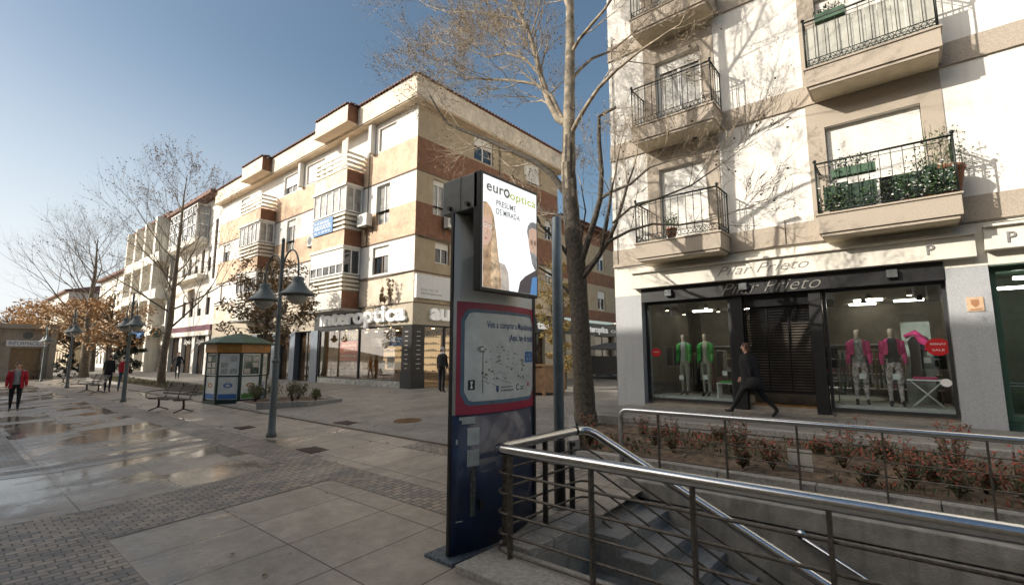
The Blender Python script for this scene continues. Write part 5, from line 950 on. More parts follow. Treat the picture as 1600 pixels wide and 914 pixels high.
# ------------------------------------------------------------------ kiosk
kk = thing('lottery_kiosk', 'small dark green octagonal kiosk with a green roof and orange sign band', 'kiosk', (-19.6, 7.55, .3)); KX, KY, KZ = -20.0, 7.45, .28
kg = M('kiosk_dark_green', (.012, .035, .030), .4, var=.2); kor = M('kiosk_orange_band', (.38, .17, .035), .5, var=.15); kro = M('kiosk_green_roof', (.06, .10, .065), .55, var=.2)
def octo(r, z): r = r*.86; return [(KX+r*math.cos(math.pi/8+k*math.pi/4+R(8)), KY+r*math.sin(math.pi/8+k*math.pi/4+R(8)), z) for k in range(8)]
def ring(name, prof, mat, par=kk): b = MB(); b.grid([octo(r, KZ+z) for r, z in prof], True, False); b.poly(octo(prof[0][0], KZ+prof[0][1])[::-1]); b.poly(octo(prof[-1][0], KZ+prof[-1][1])); return b.build(name, mat, par)
ring('body', [(1.22, -.05), (1.22, .10), (1.15, .12), (1.15, 2.0)], kg); ring('sign_band', [(1.26, 1.84), (1.26, 2.15)], kor); ring('roof', [(1.42, 2.15), (1.44, 2.20), (.9, 2.40), (.25, 2.55), (.02, 2.58)], kro)
kw = M('kiosk_poster_white', (.60, .62, .60), .4, var=.12, scale=5); kgl = M('kiosk_glass', (.12, .17, .15), .08, var=.5, scale=3, spec=.8); kblu = M('kiosk_blue', (.05, .16, .42), .5, var=.2); kgr = M('kiosk_green_print', (.06, .22, .05), .5, var=.3)
for k in range(8):
    a = k*math.pi/4+R(8)+math.pi/4; n_ = Vector((math.cos(a), math.sin(a), 0)); t_ = Vector((-n_.y, n_.x, 0)); c0 = Vector((KX, KY, KZ))+n_*.99*math.cos(math.pi/8)
    ff = lambda u, d, z, c0=c0, n_=n_, t_=t_: tuple(c0+t_*u+n_*d+Vector((0, 0, z)))
    hw = .99*math.sin(math.pi/8)-.055
    q = MB(ff); q.box(-hw, hw, .002, .03, 1.02, 1.80); w_ = q.build('display_case', wframe, kk)
    q = MB(ff); q.box(-hw+.03, hw-.03, .031, .034, 1.05, 1.77); q.build('pane', kgl if k % 2 else kw, w_)
    q = MB(ff)
    for i in range(2):
        for j in range(3):
            if (i+j+k) % 4: q.box(-hw+.06+i*(hw-.02), -hw+.06+i*(hw-.02)+hw-.10, .0345, .037, 1.08+j*.22, 1.08+j*.22+.18)
    q.build('notices', M('notice_print%d' % k, (.5, .48, .42), .5, var=.35, scale=14) if k % 2 else M('notice_tint%d' % k, (.42, .44, .40), .5, var=.3, scale=12), w_)
    lo_ = MB(ff).box(-hw, hw, .002, .02, .16, .96).build('lower_poster', kw, kk); MB(ff).box(-hw+.02, hw-.02, .021, .024, .18, .36).build('print_strip', kgr if k % 3 == 1 else kblu, lo_)
    q = MB(ff); q.grid([[(.24*hw*2*math.cos(x)*s_, .024, .66+.09*math.sin(x)*s_) for x in [math.pi*i/8 for i in range(16)]] for s_ in (1, .55)], True, False); q.build('oval_logo', kor if k % 2 else kblu, lo_, recalc=False)
for k in range(8):
    p = octo(1.16, 0)[k]; q = MB(); q.box(p[0]-.045, p[0]+.045, p[1]-.045, p[1]+.045, KZ+.0, KZ+2.0); q.build('corner_post', kg, kk)
text('lettering', 'LOTERIAS', lambda x, y, z: (lambda a=R(8)-math.pi/4-math.pi/4+math.pi/4: tuple(Vector((KX, KY, KZ+1.92+z))+Vector((math.cos(a), math.sin(a), 0))*(1.02+y)+Vector((-math.sin(a), math.cos(a), 0))*(x-.35)))(), M('kiosk_letters', (.5, .36, .1), .5), kk, h=.11, wdt=.7, ext=.01)
# planter by the kiosk
kp = thing('kiosk_planter', 'low kerbed earth bed with shrubs between the kiosk and the optician', 'planter', (-17.5, 8, .3))
pp_ = [(-18.4, 6.9), (-16.4, 6.75), (-15.5, 8.0), (-15.6, 9.3), (-17.5, 9.9), (-18.9, 9.3)]
sc2 = lambda k: [(-17.1+(x+17.1)*k, 8.2+(y-8.2)*k) for x, y in pp_]
b = MB()
for i in range(6):
    j = (i+1) % 6; o1, o2, i1, i2 = pp_[i], pp_[j], sc2(.9)[i], sc2(.9)[j]; b.prism([o1, o2, i2, i1], .15, .52 if i in (1, 2, 3) else .42)
b.build('kerb', curbm, kp); b = MB(); b.prism(sc2(.91), .15, .44); b.build('soil', soil, kp)
def shrub(x, y, r, h, lab, seed, z=.42, m=None, grp='shrubs in the kiosk planter', n=420, nm='shrub'):
    r_ = random.Random(seed); t = thing(nm, lab, 'shrub', (x, y, z), grp); s_ = MB(); lf = MB()
    for k in range(12):
        a = r_.uniform(0, 6.28); e = Vector((x+math.cos(a)*r*r_.uniform(.2, .9), y+math.sin(a)*r*r_.uniform(.2, .9), z+h*r_.uniform(.5, 1))); s_.tube([(x, y, z), Vector((x, y, z)).lerp(e, .5)+Vector((0, 0, .04)), e], [.012, .008, .004], 4); leafquads(lf, e, (r*.4, r*.4, h*.28), n//12, .035, r_)
    s_.build('stem', stem, t); lf.build('foliage', m or shrubm, t, recalc=False)
for i, (x, y, r, h, lab) in enumerate([(-18.2, 7.5, .3, .5, 'leftmost shrub of the kiosk planter, against the kiosk'), (-17.6, 7.2, .35, .55, 'green shrub left of the near lamp post foot in the kiosk planter'), (-17.0, 7.6, .35, .6, 'bushy shrub in the middle of the kiosk planter'), (-16.4, 7.9, .28, .65, 'tallest thin shrub towards the right of the kiosk planter'), (-15.95, 8.5, .22, .4, 'small shrub at the right end of the kiosk planter'), (-17.4, 8.6, .35, .5, 'low shrub at the back of the kiosk planter')]): shrub(x, y, r, h, lab, 60+i)
# beds along the street
lbd = thing('street_planter', 'long narrow kerbed bed under the tall bare street trees', 'planter', (-36, 8.2, .35))
b = MB(); b.box(-46, -24, 7.1, 7.25, .15, .42); b.box(-46, -24, 9.15, 9.3, .15, .55); b.box(-24.15, -24, 7.26, 9.14, .15, .5); b.box(-46, -45.85, 7.26, 9.14, .15, .5); b.build('kerb', curbm, lbd); b = MB(); b.box(-45.84, -24.16, 7.26, 9.14, .1, .43); b.build('soil', soil, lbd)
gr = MB(); rg = random.Random(9)
for i in range(5000):
    x = rg.uniform(-45.8, -24.2); y = rg.uniform(7.3, 9.1); h = rg.uniform(.05, .2); a = rg.uniform(0, 6.28); gr.poly([(x, y, .42), (x+.02*math.cos(a), y+.02*math.sin(a), .42), (x+rg.uniform(-.05, .05), y+rg.uniform(-.05, .05), .42+h)])
tag(gr.build('ground_cover', shrubm, loc=(-35, 8, .4), recalc=False), 'low dry ground cover in the long street bed', 'ground cover', kind='stuff')
# wooden planter and dark terrace shelter in the side street
wp = thing('wooden_planter', 'square brown wooden planter box behind the grey pole in the side street', 'planter', (-10.9, 14.6, .6))
wdm = M('brown_planter_wood', (.22, .12, .055), .6, var=.3, scale=5, streak=.3); b = MB()
b.box(-11.5, -10.3, 14.0, 15.2, .70, 1.62); b.build('box', wdm, wp, bevel=.01); b = MB()
for x in (-11.55, -10.35):
    for y in (13.95, 15.15): b.box(x, x+.1, y, y+.1, .58, 1.68)
b.box(-11.56, -10.24, 13.94, 15.26, 1.621, 1.68); b.build('frame', wdm, wp)
def tree_obj(name, lab, base, grp=None): return thing(name, lab, 'tree', base, grp)
tt = thing('terrace_shelter', 'low dark terrace enclosure with a grey roof across the side street', 'shelter', (-15, 27, .6)); b = MB(); b.box(-16.0, -11.0, 26.5, 29.5, .9, 2.0); b.build('screen', M('dark_terrace_screen', (.05, .05, .052), .6, var=.3), tt); b = MB(); b.grid([[(-16.3, 26.2, 2.45), (-10.7, 26.2, 2.45)], [(-15.6, 28, 2.85), (-11.4, 28, 2.85)], [(-16.3, 29.8, 2.45), (-10.7, 29.8, 2.45)]], smooth=False); b.box(-16.3, -10.7, 26.2, 29.8, 2.40, 2.449); b.build('roof', M('grey_canvas', (.11, .11, .11), .7), tt)
for x in (-16, -13.5, -11): MB().box(x-.04, x+.04, 26.40, 26.48, .6, 2.39).build('post', dkgrey, tt)
# ------------------------------------------------------------------ trees
def grow(mb, tw, r_, p, d, L, rad, lvl, maxl, ends, up=.12, spread=.7, seg=4, wob=.14, kids=(3, 5), shrink=.62, droop=0):
    pts = [p.copy()]; rads = [rad]; dd = d.normalized()
    for i in range(seg):
        dd = (dd+Vector((r_.gauss(0, wob), r_.gauss(0, wob), r_.gauss(0, wob)+up-droop))).normalized(); pts.append(pts[-1]+dd*L/seg); rads.append(rad*(1-.62*(i+1)/seg))
    (mb if rad > .018 else tw).tube(pts, rads, 7 if rad > .05 else 4 if rad > .012 else 3, cap=False)
    if lvl >= maxl: ends += [(q, dd) for q in pts[1:]]; return
    n = r_.randint(*kids)
    for k in range(n):
        f = r_.uniform(.3, 1); i = min(int(f*seg), seg-1); q = pts[i].lerp(pts[i+1], f*seg-i)
        ax = Vector((r_.gauss(0, 1), r_.gauss(0, 1), r_.gauss(0, 1))); nd = (dd+ax.cross(dd).normalized()*r_.uniform(.5, 1.3)*spread).normalized()
        grow(mb, tw, r_, q, nd, L*shrink*r_.uniform(.75, 1.2), max(rads[i]*r_.uniform(.42, .62), .0035), lvl+1, maxl, ends, up, spread, seg, wob, kids, shrink, droop)
    grow(mb, tw, r_, pts[-1], dd, L*shrink*.9, rads[-1], lvl+1, maxl, ends, up, spread, seg, wob, kids, shrink, droop)
# big plane tree: trunk and limbs laid out in world space at about Y = 9.3
r_ = random.Random(21); mt = thing('plane_tree', 'big bare plane tree with a dark trunk between the advertising pillar and the white block', 'tree', (-5.7, 9.35, .42))
def wp_(pts, Y): return [PY(x, y, Yy) for (x, y), Yy in zip(pts, Y)]
trunk = MB(); limbs = MB(); dlimbs = MB(); twigs = MB(); ends = []
tp = [(917, 672), (914, 640), (909, 560), (905, 480), (901, 420), (893, 340), (888, 270), (889, 200), (890, 130), (891, 60), (890, -20), (888, -110), (884, -220)]
tr = [.29, .24, .22, .21, .22, .195, .175, .15, .13, .112, .098, .075, .035]
tpw = [PY(x, y, 9.35) for x, y in tp]; tq = []; tz_ = []
for i in range(len(tpw)-1):
    for k in range(5): f = k/5; tq.append(tpw[i].lerp(tpw[i+1], f)); tz_.append((tr[i]+(tr[i+1]-tr[i])*f)*(1+.03*math.sin(i*5+k*1.9)))
trunk.tube(tq+[tpw[-1]], tz_+[tr[-1]], 16, cap=False)
def limb(pts, r0, r1, Y1, m=None, kids=7, kl=.95, lv=3, seed=0, dead=False, upk=.1):
    n = len(pts); W_ = [PY(x, y, 9.35+(Y1-9.35)*i/(n-1)) for i, (x, y) in enumerate(pts)]; rr = [r0+(r1-r0)*i/(n-1) for i in range(n)]
    (dlimbs if pts[0][1] > 280 else limbs).tube(W_, rr, 9, cap=dead); wob = .10  # low limbs get dark bark that also holds the shade on them
    if dead: return
    if pts[-1][0] > 940: kids = max(2, int(kids*.45))
    elif pts[0][1] < 280: kids = int(kids*1.6)
    for k in range(kids):
        f = (.22+.78*(k+r_.random())/kids)*(n-1); i = min(int(f), n-2); q = W_[i].lerp(W_[i+1], f-i); d = (W_[i+1]-W_[i]).normalized(); ax = Vector((r_.gauss(0, 1), r_.gauss(0, 1), r_.gauss(0, 1))); nd = (d+ax.cross(d).normalized()*r_.uniform(.5, 1.1)).normalized()
        grow(limbs, twigs, r_, q, nd, kl*1.15*r_.uniform(.7, 1.3), max(rr[i]*.36, .009), 3-lv, 3, ends, upk*.6, .75, 4, .085, (4, 5) if pts[0][1] < 280 else (2, 4), .62)
    grow(limbs, twigs, r_, W_[-1], W_[-1]-W_[-2], kl, r1, 3-lv, 3, ends, upk*.6, .7, 4, .085, (3, 5), .64)
limb([(886, 305), (862, 272), (835, 252), (800, 236), (760, 218), (720, 203), (700, 194), (688, 178), (672, 150)], .085, .018, 8.2, kids=9, kl=1.0)
limb([(890, 195), (872, 186), (858, 160), (845, 120), (835, 78), (822, 40), (805, 10), (790, -30), (770, -90)], .105, .02, 8.9, kids=12, kl=1.25)
limb([(884, 196), (862, 150), (838, 132), (800, 126), (760, 124), (730, 122), (705, 112)], .05, .014, 8.4, kids=8, kl=.95)
limb([(845, 120), (820, 92), (790, 84), (760, 90), (730, 76), (700, 70)], .035, .012, 9.6, kids=8, kl=1.0)
limb([(822, 40), (800, 28), (770, 26), (740, 18), (700, 20), (670, 10)], .035, .012, 8.6, kids=9, kl=1.1)
limb([(890, 215), (902, 190), (915, 168), (935, 138), (965, 108), (1000, 80), (1030, 60)], .065, .02, 8.9, kids=6, kl=.8)
limb([(890, 130), (905, 110), (925, 92), (955, 80), (985, 56), (1010, 30)], .045, .015, 10.2, kids=6, kl=.9)
limb([(889, 90), (905, 62), (925, 38), (945, 15), (965, -15), (985, -60)], .05, .018, 9.0, kids=8, kl=1.1)
limb([(890, 20), (880, -10), (870, -60), (855, -120)], .05, .02, 9.8, kids=8, kl=1.2); limb([(889, -30), (905, -70), (925, -120), (940, -180)], .045, .018, 9.2, kids=8, kl=1.2); limb([(889, -60), (860, -90), (820, -120), (780, -160)], .04, .015, 9.4, kids=7, kl=1.1)
# dark pollarded limbs on the right
limb([(905, 420), (916, 385), (930, 340), (938, 310), (940, 270), (936, 220), (936, 182), (962, 168)], .08, .035, 9.1, dead=True)
limb([(906, 440), (922, 420), (938, 398), (946, 360), (952, 325), (955, 300), (958, 285)], .06, .022, 8.8, kids=5, kl=.8)
limb([(906, 432), (928, 410), (950, 378), (962, 350), (972, 320), (980, 290), (990, 262)], .065, .02, 9.6, kids=6, kl=.9)
limb([(936, 312), (955, 300), (985, 288), (1015, 262), (1050, 250)], .04, .012, 8.2, kids=8, kl=.8)
limb([(950, 378), (985, 360), (1020, 350), (1060, 352), (1110, 345)], .035, .010, 8.0, kids=8, kl=.75, upk=.02)
limb([(958, 348), (985, 325), (1030, 310), (1080, 290), (1120, 262)], .03, .009, 7.9, kids=8, kl=.75)
limb([(898, 415), (880, 388), (862, 368), (845, 352), (835, 330)], .055, .018, 8.6, kids=5, kl=.7); limb([(898, 465), (880, 448), (862, 430), (842, 418), (820, 405)], .045, .014, 8.9, kids=5, kl=.7); limb([(893, 350), (872, 336), (850, 332), (835, 318), (815, 300)], .05, .015, 9.8, kids=5, kl=.8); limb([(900, 440), (905, 400), (915, 330), (908, 290)], .03, .012, 9.9, kids=4, kl=.7)
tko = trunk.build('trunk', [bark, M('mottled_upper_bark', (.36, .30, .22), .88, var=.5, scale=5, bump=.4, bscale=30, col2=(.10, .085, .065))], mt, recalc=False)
for p_ in tko.data.polygons:  # upper bark is paler; its start also paints in the sunlit line
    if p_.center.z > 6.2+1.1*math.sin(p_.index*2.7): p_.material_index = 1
dlimbs.build('dark_shaded_limbs', bark, mt, recalc=False); lo = limbs.build('limbs', M('mottled_plane_bark', (.40, .33, .24), .88, var=.5, scale=6, bump=.4, bscale=30, col2=(.075, .062, .048)), mt, recalc=False); twigs.build('twigs', barkhi, mt, recalc=False)
bd = MB(); sdm = MB()
for q, d in ends:
    if r_.random() < (.34 if q.z > 6.5 else .05): 
        a = Vector((r_.gauss(0, 1), r_.gauss(0, 1), r_.gauss(0, 1))).normalized(); b_ = a.orthogonal().normalized(); s_ = r_.uniform(.013, .028); bd.poly([q-a*s_, q+b_*s_*.45, q+a*s_, q-b_*s_*.45])
    if r_.random() < (.03 if q.z > 6 and q.x < -5.5 else .006): c = q-Vector((0, 0, .06)); sdm.ball(c, .017, 4)
bd.build('buds', budm, mt, recalc=False); sdm.build('seed_balls', seedm, mt, recalc=False)
print('plane tree faces', len(twigs.f), len(limbs.f), len(bd.f))
def baretree(name, lab, x, y, H, r0, seed, spread_w, fork=.3, leaf=None, nl=.5, ls=.06, kids=(3, 4), lean=0, maxl=4, sz=1.0, bm=None, tw_=None, cat='tree', grp=None, nb=17):
    r_ = random.Random(seed); z = g(y); t = thing(name, lab, cat, (x, y, z), grp); tm = MB(); tw = MB(); en = []
    pts = [Vector((x+lean*f+r_.gauss(0, .05), y+r_.gauss(0, .05), z-.05+H*f*.92)) for f in [0, .05, .15, .3, .45, .6, .75, .9, 1]]; rr = [r0*1.3, r0*1.05, r0*.95, r0*.85, r0*.72, r0*.55, r0*.38, r0*.2, r0*.08]
    tm.tube(pts, rr, 9, cap=False)
    for k in range(nb):
        f = fork+(1-fork)*(k+r_.random()*.6)/nb; ff = f*8; 
        zz = z+H*.92*f; q = Vector((x+lean*f, y, zz)); a = k*2.4+r_.uniform(-.4, .4); L = spread_w*(1.1-.75*((f-fork)/(1-fork)))*r_.uniform(.7, 1.1)*.55; d = Vector((math.cos(a), math.sin(a), .55+.5*f))
        grow(tm, tw, r_, q, d, L, r0*.36*(1.15-f), 1, maxl, en, .10, .7, 3, .13, kids, .66)
    tm.build('trunk', bm or barkhi, t, recalc=False); cr = MB()
    for q, d in en:
        if leaf and r_.random() < nl: leafquads(cr, q, (.08, .08, .08), 1, ls, r_)
    tw.build('twigs', tw_ or bm or barkhi, t, recalc=False)
    if leaf: cr.build('crown', leaf, t, recalc=False)
    print(name, len(tw.f), len(cr.f)); return t
gb_ = M('grey_brown_bark', (.20, .16, .115), .9, var=.4, scale=6, bump=.4, col2=(.09, .075, .06))
baretree('bare_tree', 'tall slender bare tree with dry leaf clusters rising in front of the white gallery building', -33.4, 8.5, 13.4, .19, 5, 6.6, .25, dryleaf, .34, .055, bm=gb_, lean=1.0, kids=(3, 4), nb=24)
baretree('bare_tree', 'bare spreading tree farther down the street, left of the tall slender one', -49.9, 7.4, 12.2, .28, 8, 8.2, .3, dryleaf, .06, .06, bm=gb_, kids=(3, 4), nb=20)
def leafytree(name, lab, x, y, z0, H, rw, zc, mat, seed, n=60, per=120, ls=.09, trunk_r=.16, bm=None, grp=None, rz=None, cone=0, gap=.35):
    r_ = random.Random(seed); t = thing(name, lab, 'tree', (x, y, z0), grp); tm = MB(); cr = MB()
    tm.tube([(x, y, z0-.05), (x+.05, y, z0+H*.2), (x-.03, y, z0+H*.5), (x, y, z0+H*.85)], [trunk_r*1.2, trunk_r, trunk_r*.7, trunk_r*.15], 9, cap=False); hz = rz or (H-zc)
    for k in range(n):
        while True:
            p = Vector((r_.uniform(-1, 1), r_.uniform(-1, 1), r_.uniform(-1, 1)))
            if gap < p.length < 1: break
        w_ = 1 if not cone else max(.12, 1-(p.z*.5+.5)*cone)
        c = Vector((x+p.x*rw*w_, y+p.y*rw*w_, z0+zc+p.z*hz)); st_ = Vector((x, y, max(z0+H*.15, c.z-abs(p.x)*rw*.7)))
        tm.tube([st_, st_.lerp(c, .55)+Vector((0, 0, .1)), c], [trunk_r*.22, trunk_r*.12, .008], 4, cap=False); k_ = rw*r_.uniform(.14, .28)*(.6+.4*w_); leafquads(cr, c, (k_*1.1, k_*1.1, k_*.75), per, ls, r_)
    tm.build('trunk', bm or bark, t, recalc=False); cr.build('crown', mat, t, recalc=False); return t
leafytree('magnolia_tree', 'leathery brown leaved magnolia behind the nearest lamp post and the kiosk', -22.6, 9.5, .42, 5.9, 2.05, 3.9, magleaf, 3, 62, 70, .085, .12, rz=2.1)
leafytree('autumn_tree', 'brown leaved tree left of the second lamp post, nearest of the autumn trees', -44, 7.8, .35, 6.0, 2.8, 4.0, autumn, 6, 50, 42, .12, .20, rz=2.0, grp='autumn trees down the street')
leafytree('autumn_tree', 'brown leaved tree over the third lamp post', -55, 7.3, .35, 6.6, 3.6, 4.3, autumn, 7, 60, 40, .14, .22, rz=2.1, grp='autumn trees down the street')
leafytree('autumn_tree', 'leftmost brown leaved tree, behind the stone pavilion', -68, 7.0, .3, 7.6, 4.2, 4.9, autumn, 8, 55, 40, .17, .25, rz=2.3, grp='autumn trees down the street')
leafytree('autumn_tree', 'brown leaved tree in front of the column building', -63, 10, .4, 6.6, 3.6, 4.3, autumn, 9, 45, 40, .15, .22, rz=2.1, grp='autumn trees down the street')
leafytree('evergreen_tree', 'dark conical evergreen beside the couple, right of the autumn trees', -46.5, 9.4, .4, 4.6, 1.3, 2.4, darkleaf, 10, 80, 90, .08, .14, rz=2.1, cone=.55, gap=.1)
leafytree('street_tree', 'small green and orange leaved tree in the side street behind the advertising pillar', -11.6, 17.2, .6, 6.0, 1.1, 3.2, M('mixed_leaf', (.16, .15, .04), .7, var=.5, scale=2, col2=(.2, .1, .03)), 12, 50, 90, .055, .10, rz=2.6)
leafytree('round_bush', 'dark bush in front of the stone pavilion', -50.5, 6.6, .25, 1.9, .9, 1.0, darkleaf, 13, 30, 60, .08, .05, rz=.9)
for i, (x, y, s_) in enumerate([(-120, 14, 9), (-140, 2, 10), (-150, -10, 9), (-165, 10, 11), (-130, -8, 8)]): leafytree('far_tree', ['hazy tree beyond the pavilion, first of the far row', 'hazy far tree at the left horizon', 'hazy far tree at the very left edge of the street', 'tall hazy tree at the end of the street', 'lower hazy tree left of the far terrace'][i], x, y, .2, s_, s_*.45, s_*.6, darkleaf if i % 2 else autumn, 30+i, 50, 40, .3, .3, rz=s_*.4, grp='far trees')
# plant growing from the belt above the optician sign
for i, (a, h) in enumerate(((-19.0, .7), (-18.2, 1.1), (-18.6, .5))):
    q0 = Vector(fa_(a, .3, 4.36)); t = thing('ledge_plant', ['bushy brown plant on the ledge above the optician letters', 'tall thin brown plant on the ledge above the optician letters', 'low brown plant between the two others on the ledge above the letters'][i], 'plant', q0, 'plants on the ledge'); s_ = MB(); lf = MB(); r2_ = random.Random(i)
    for k in range(5): e = q0+Vector((r2_.uniform(-.35, .35), 0, h*r2_.uniform(.6, 1.1))); s_.tube([q0, q0.lerp(e, .5)+Vector((.05, 0, 0)), e], [.012, .008, .004], 4); [leafquads(lf, q0.lerp(e, f), (.07, .07, .07), 10, .06, r2_) for f in (.4, .6, .8, 1)]
    s_.build('stem', stem, t); lf.build('foliage', magleaf, t, recalc=False)
# ------------------------------------------------------------------ people and mannequins
def skinmesh(name, joints, edges, mat_fn, mats, parent, root=0, sub=2):
    me = bpy.data.meshes.new(name); me.from_pydata([j[:3] for j in joints], edges, []); o = bpy.data.objects.new(name, me); sc.collection.objects.link(o)
    m = o.modifiers.new('skin', 'SKIN'); m.use_smooth_shade = True; m.branch_smoothing = .3
    sv = me.skin_vertices[0].data
    for i, j in enumerate(joints):
        r = j[3]; sv[i].radius = (r, r) if not isinstance(r, tuple) else r; sv[i].use_root = (i == root)
    s = o.modifiers.new('sub', 'SUBSURF'); s.levels = s.render_levels = sub
    dg = bpy.context.evaluated_depsgraph_get(); dg.update(); nm = bpy.data.meshes.new_from_object(o.evaluated_get(dg)); bpy.data.objects.remove(o)
    nm.name = name; nm.materials.clear()
    for mm in mats: nm.materials.append(mm)
    for p in nm.polygons: p.material_index = mat_fn(p.center); p.use_smooth = True
    ob = bpy.data.objects.new(name, nm); sc.collection.objects.link(ob); ob.parent = parent; return ob
def seg_dist(p, a, b): ab = b-a; t = max(0, min(1, (p-a).dot(ab)/max(ab.dot(ab), 1e-9))); return (p-(a+ab*t)).length
def figure(lab, loc, rz, H, top, trou, hair, shoes=None, legs=((.0, .0), (.0, .0)), arms=((.1, .2, .08), (.1, .2, .08)), lean=0, coat=0, openc=None, hairlen=0, bulk=1, name='person', cat='person', skinm=None, headless=False, collar=None, headturn=0, group=None, skirt=False):
    """x right, y forward; legs: (hip swing, knee bend); arms: (shoulder swing, elbow bend, splay) per side (left, right)"""
    t = thing(name, lab, cat, (0, 0, 0), group); s = H/1.75; sk = skinm or skin; V = Vector
    shoes = shoes or black
    J = []; E_ = []; tag_ = []
    def add(p, r, tg, par=None):
        J.append((p[0]*s, p[1]*s, p[2]*s, (r[0]*s, r[1]*s) if isinstance(r, tuple) else r*s)); tag_.append(tg)
        if par is not None: E_.append((par, len(J)-1, tg))
        return len(J)-1
    hipz = .93
    drop = min(max(0, .43*(1-math.cos(a))+.45*(1-math.cos(a-k))) for a, k in legs)
    hz = hipz-drop
    B = bulk; ly = lambda z: math.tan(lean)*(z-hz)
    pel = add((0, 0, hz), (.125*B, .095*B), 'leg'); bel = add((0, ly(hz+.17), hz+.17), (.12*B, .09*B), 'top', pel); che = add((0, ly(hz+.36), hz+.36), (.145*B, .10*B), 'top', bel)
    sh_ = add((0, ly(hz+.50), hz+.495), (.10*B, .075), 'top', che); nk = add((0, ly(hz+.57)+.005, hz+.565), .052, 'skin', sh_)
    hy = ly(hz+.7)
    if not headless:
        h0 = add((0, hy+.015, hz+.63), (.062, .07), 'skin', nk); h1 = add((0, hy+.02, hz+.705), (.074, .092), 'skin', h0); h2 = add((0, hy+.01, hz+.775), (.06, .072), 'skin', h1)
    for sd, (hip, knee), (sw_, el, sp_) in ((-1, legs[0], arms[0]), (1, legs[1], arms[1])):
        hp = V((sd*.085*B, 0, hz-.06)); kn = hp+V((sd*.01, math.sin(hip)*.42, -math.cos(hip)*.42)); an = kn+V((0, math.sin(hip-knee)*.42, -math.cos(hip-knee)*.42))
        fa = -max(0, knee-hip)*.8 if knee > hip else hip*.6
        a = add(hp, .092*B, 'leg', pel); m_ = add(hp.lerp(kn, .5), .075*B, 'leg', a); b = add(kn, .058*B, 'leg', m_); c2 = add(kn.lerp(an, .4), .052*B, 'leg', b); c = add(an, .037, 'leg', c2)
        ty = math.cos(fa); tz = math.sin(fa); he = add(an+V((0, -.03*ty, -.045)), .036, 'shoe', c); f1 = add(an+V((sd*.01, .10*ty, -.055+.10*tz)), .038, 'shoe', c); add(an+V((sd*.015, .17*ty, -.06+.17*tz)), .028, 'shoe', f1)
        shp = V((sd*.165*B, ly(hz+.48), hz+.475)); dirn = V((sd*math.sin(sp_), math.sin(sw_)*math.cos(sp_), -math.cos(sw_)*math.cos(sp_))); elb = shp+dirn*.29
        d2 = V((sd*math.sin(sp_)*.3, math.sin(sw_+el), -math.cos(sw_+el))).normalized(); wr = elb+d2*.25
        a = add(shp, .055*B, 'top', sh_); b = add(elb, .043*B, 'top', a); c = add(wr, .031, 'top', b); pm_ = add(wr+d2*.06, (.018, .034), 'skin', c); side = V((0, 1, 0)) if abs(d2.y) < .7 else V((0, 0, 1))
        side = (side-d2*side.dot(d2)).normalized(); inn = V((-sd, 0, 0))
        for k, (o_, l_) in enumerate(((.027, .068), (.009, .078), (-.009, .072), (-.026, .055))):
            q0 = wr+d2*.085+side*o_; q1 = q0+d2*l_*.5+inn*.006; q2 = q1+(d2*.75+inn*.6).normalized()*l_*.5; x_ = add(q0, .0095, 'skin', pm_); y_ = add(q1, .0085, 'skin', x_); add(q2, .007, 'skin', y_)
        th = add(wr+d2*.035+side*.034, .0105, 'skin', pm_); th2 = add(wr+d2*.06+side*.055+inn*.012, .009, 'skin', th); add(wr+d2*.085+side*.055+inn*.02, .008, 'skin', th2)
    segs = [(V(J[a][:3]), V(J[b][:3]), tg, max(J[b][3]) if isinstance(J[b][3], tuple) else J[b][3]) for a, b, tg in E_]
    mats = [trou, top, sk, shoes]; idx = {'leg': 0, 'top': 1, 'skin': 2, 'shoe': 3}
    def mf(c):
        best = min(segs, key=lambda q: seg_dist(c, q[0], q[1])-q[3]*.6); 
        if best[2] == 'leg' and c.z > (hz+.03)*s: return 1
        if best[2] == 'top' and c.z < (hz+.02)*s and abs(c.x) < .11*s: return 0
        return idx[best[2]]
    body = skinmesh('body', J, [(a, b) for a, b, _ in E_], mf, mats, t, 0, 1)
    zmin = min(v.co.z for v in body.data.vertices)
    parts = [body]
    hc = V((0, hy+.012, hz+.715))*s
    if not headless and name == 'person':
        # hair shell
        b = MB(); rows = []
        for i in range(9):
            th = math.pi*i/8*.62; rows.append([(hc.x+.083*s*math.sin(th)*math.cos(p)*1.0, hc.y-.012*s+.103*s*math.sin(th)*math.sin(p)-(.02*s*math.sin(th) if math.sin(p) > .2 else 0), hc.z+.102*s*math.cos(th)+(.035*s if (math.sin(p) > .35 and i > 5) else 0)*1) for p in [2*math.pi*k/14 for k in range(14)]])
        if hairlen:
            for k2 in range(1, 5):
                f = k2/4; rows.append([(hc.x+(.083-.015*f)*s*math.cos(p), hc.y-.03*s+.085*s*min(math.sin(p), .1)-.01*s*f, hc.z-.01*s-hairlen*f*s) for p in [2*math.pi*k/14 for k in range(14)]])
        b.grid(rows, True); b.poly(rows[0][::-1]); parts.append(b.build('hair', hair, None, recalc=False))
        b = MB(); b.ball((hc.x-.028*s, hc.y+.083*s, hc.z+.0*s), .0085*s, 5); b.ball((hc.x+.028*s, hc.y+.083*s, hc.z), .0085*s, 5); parts.append(b.build('eyes', black, None))
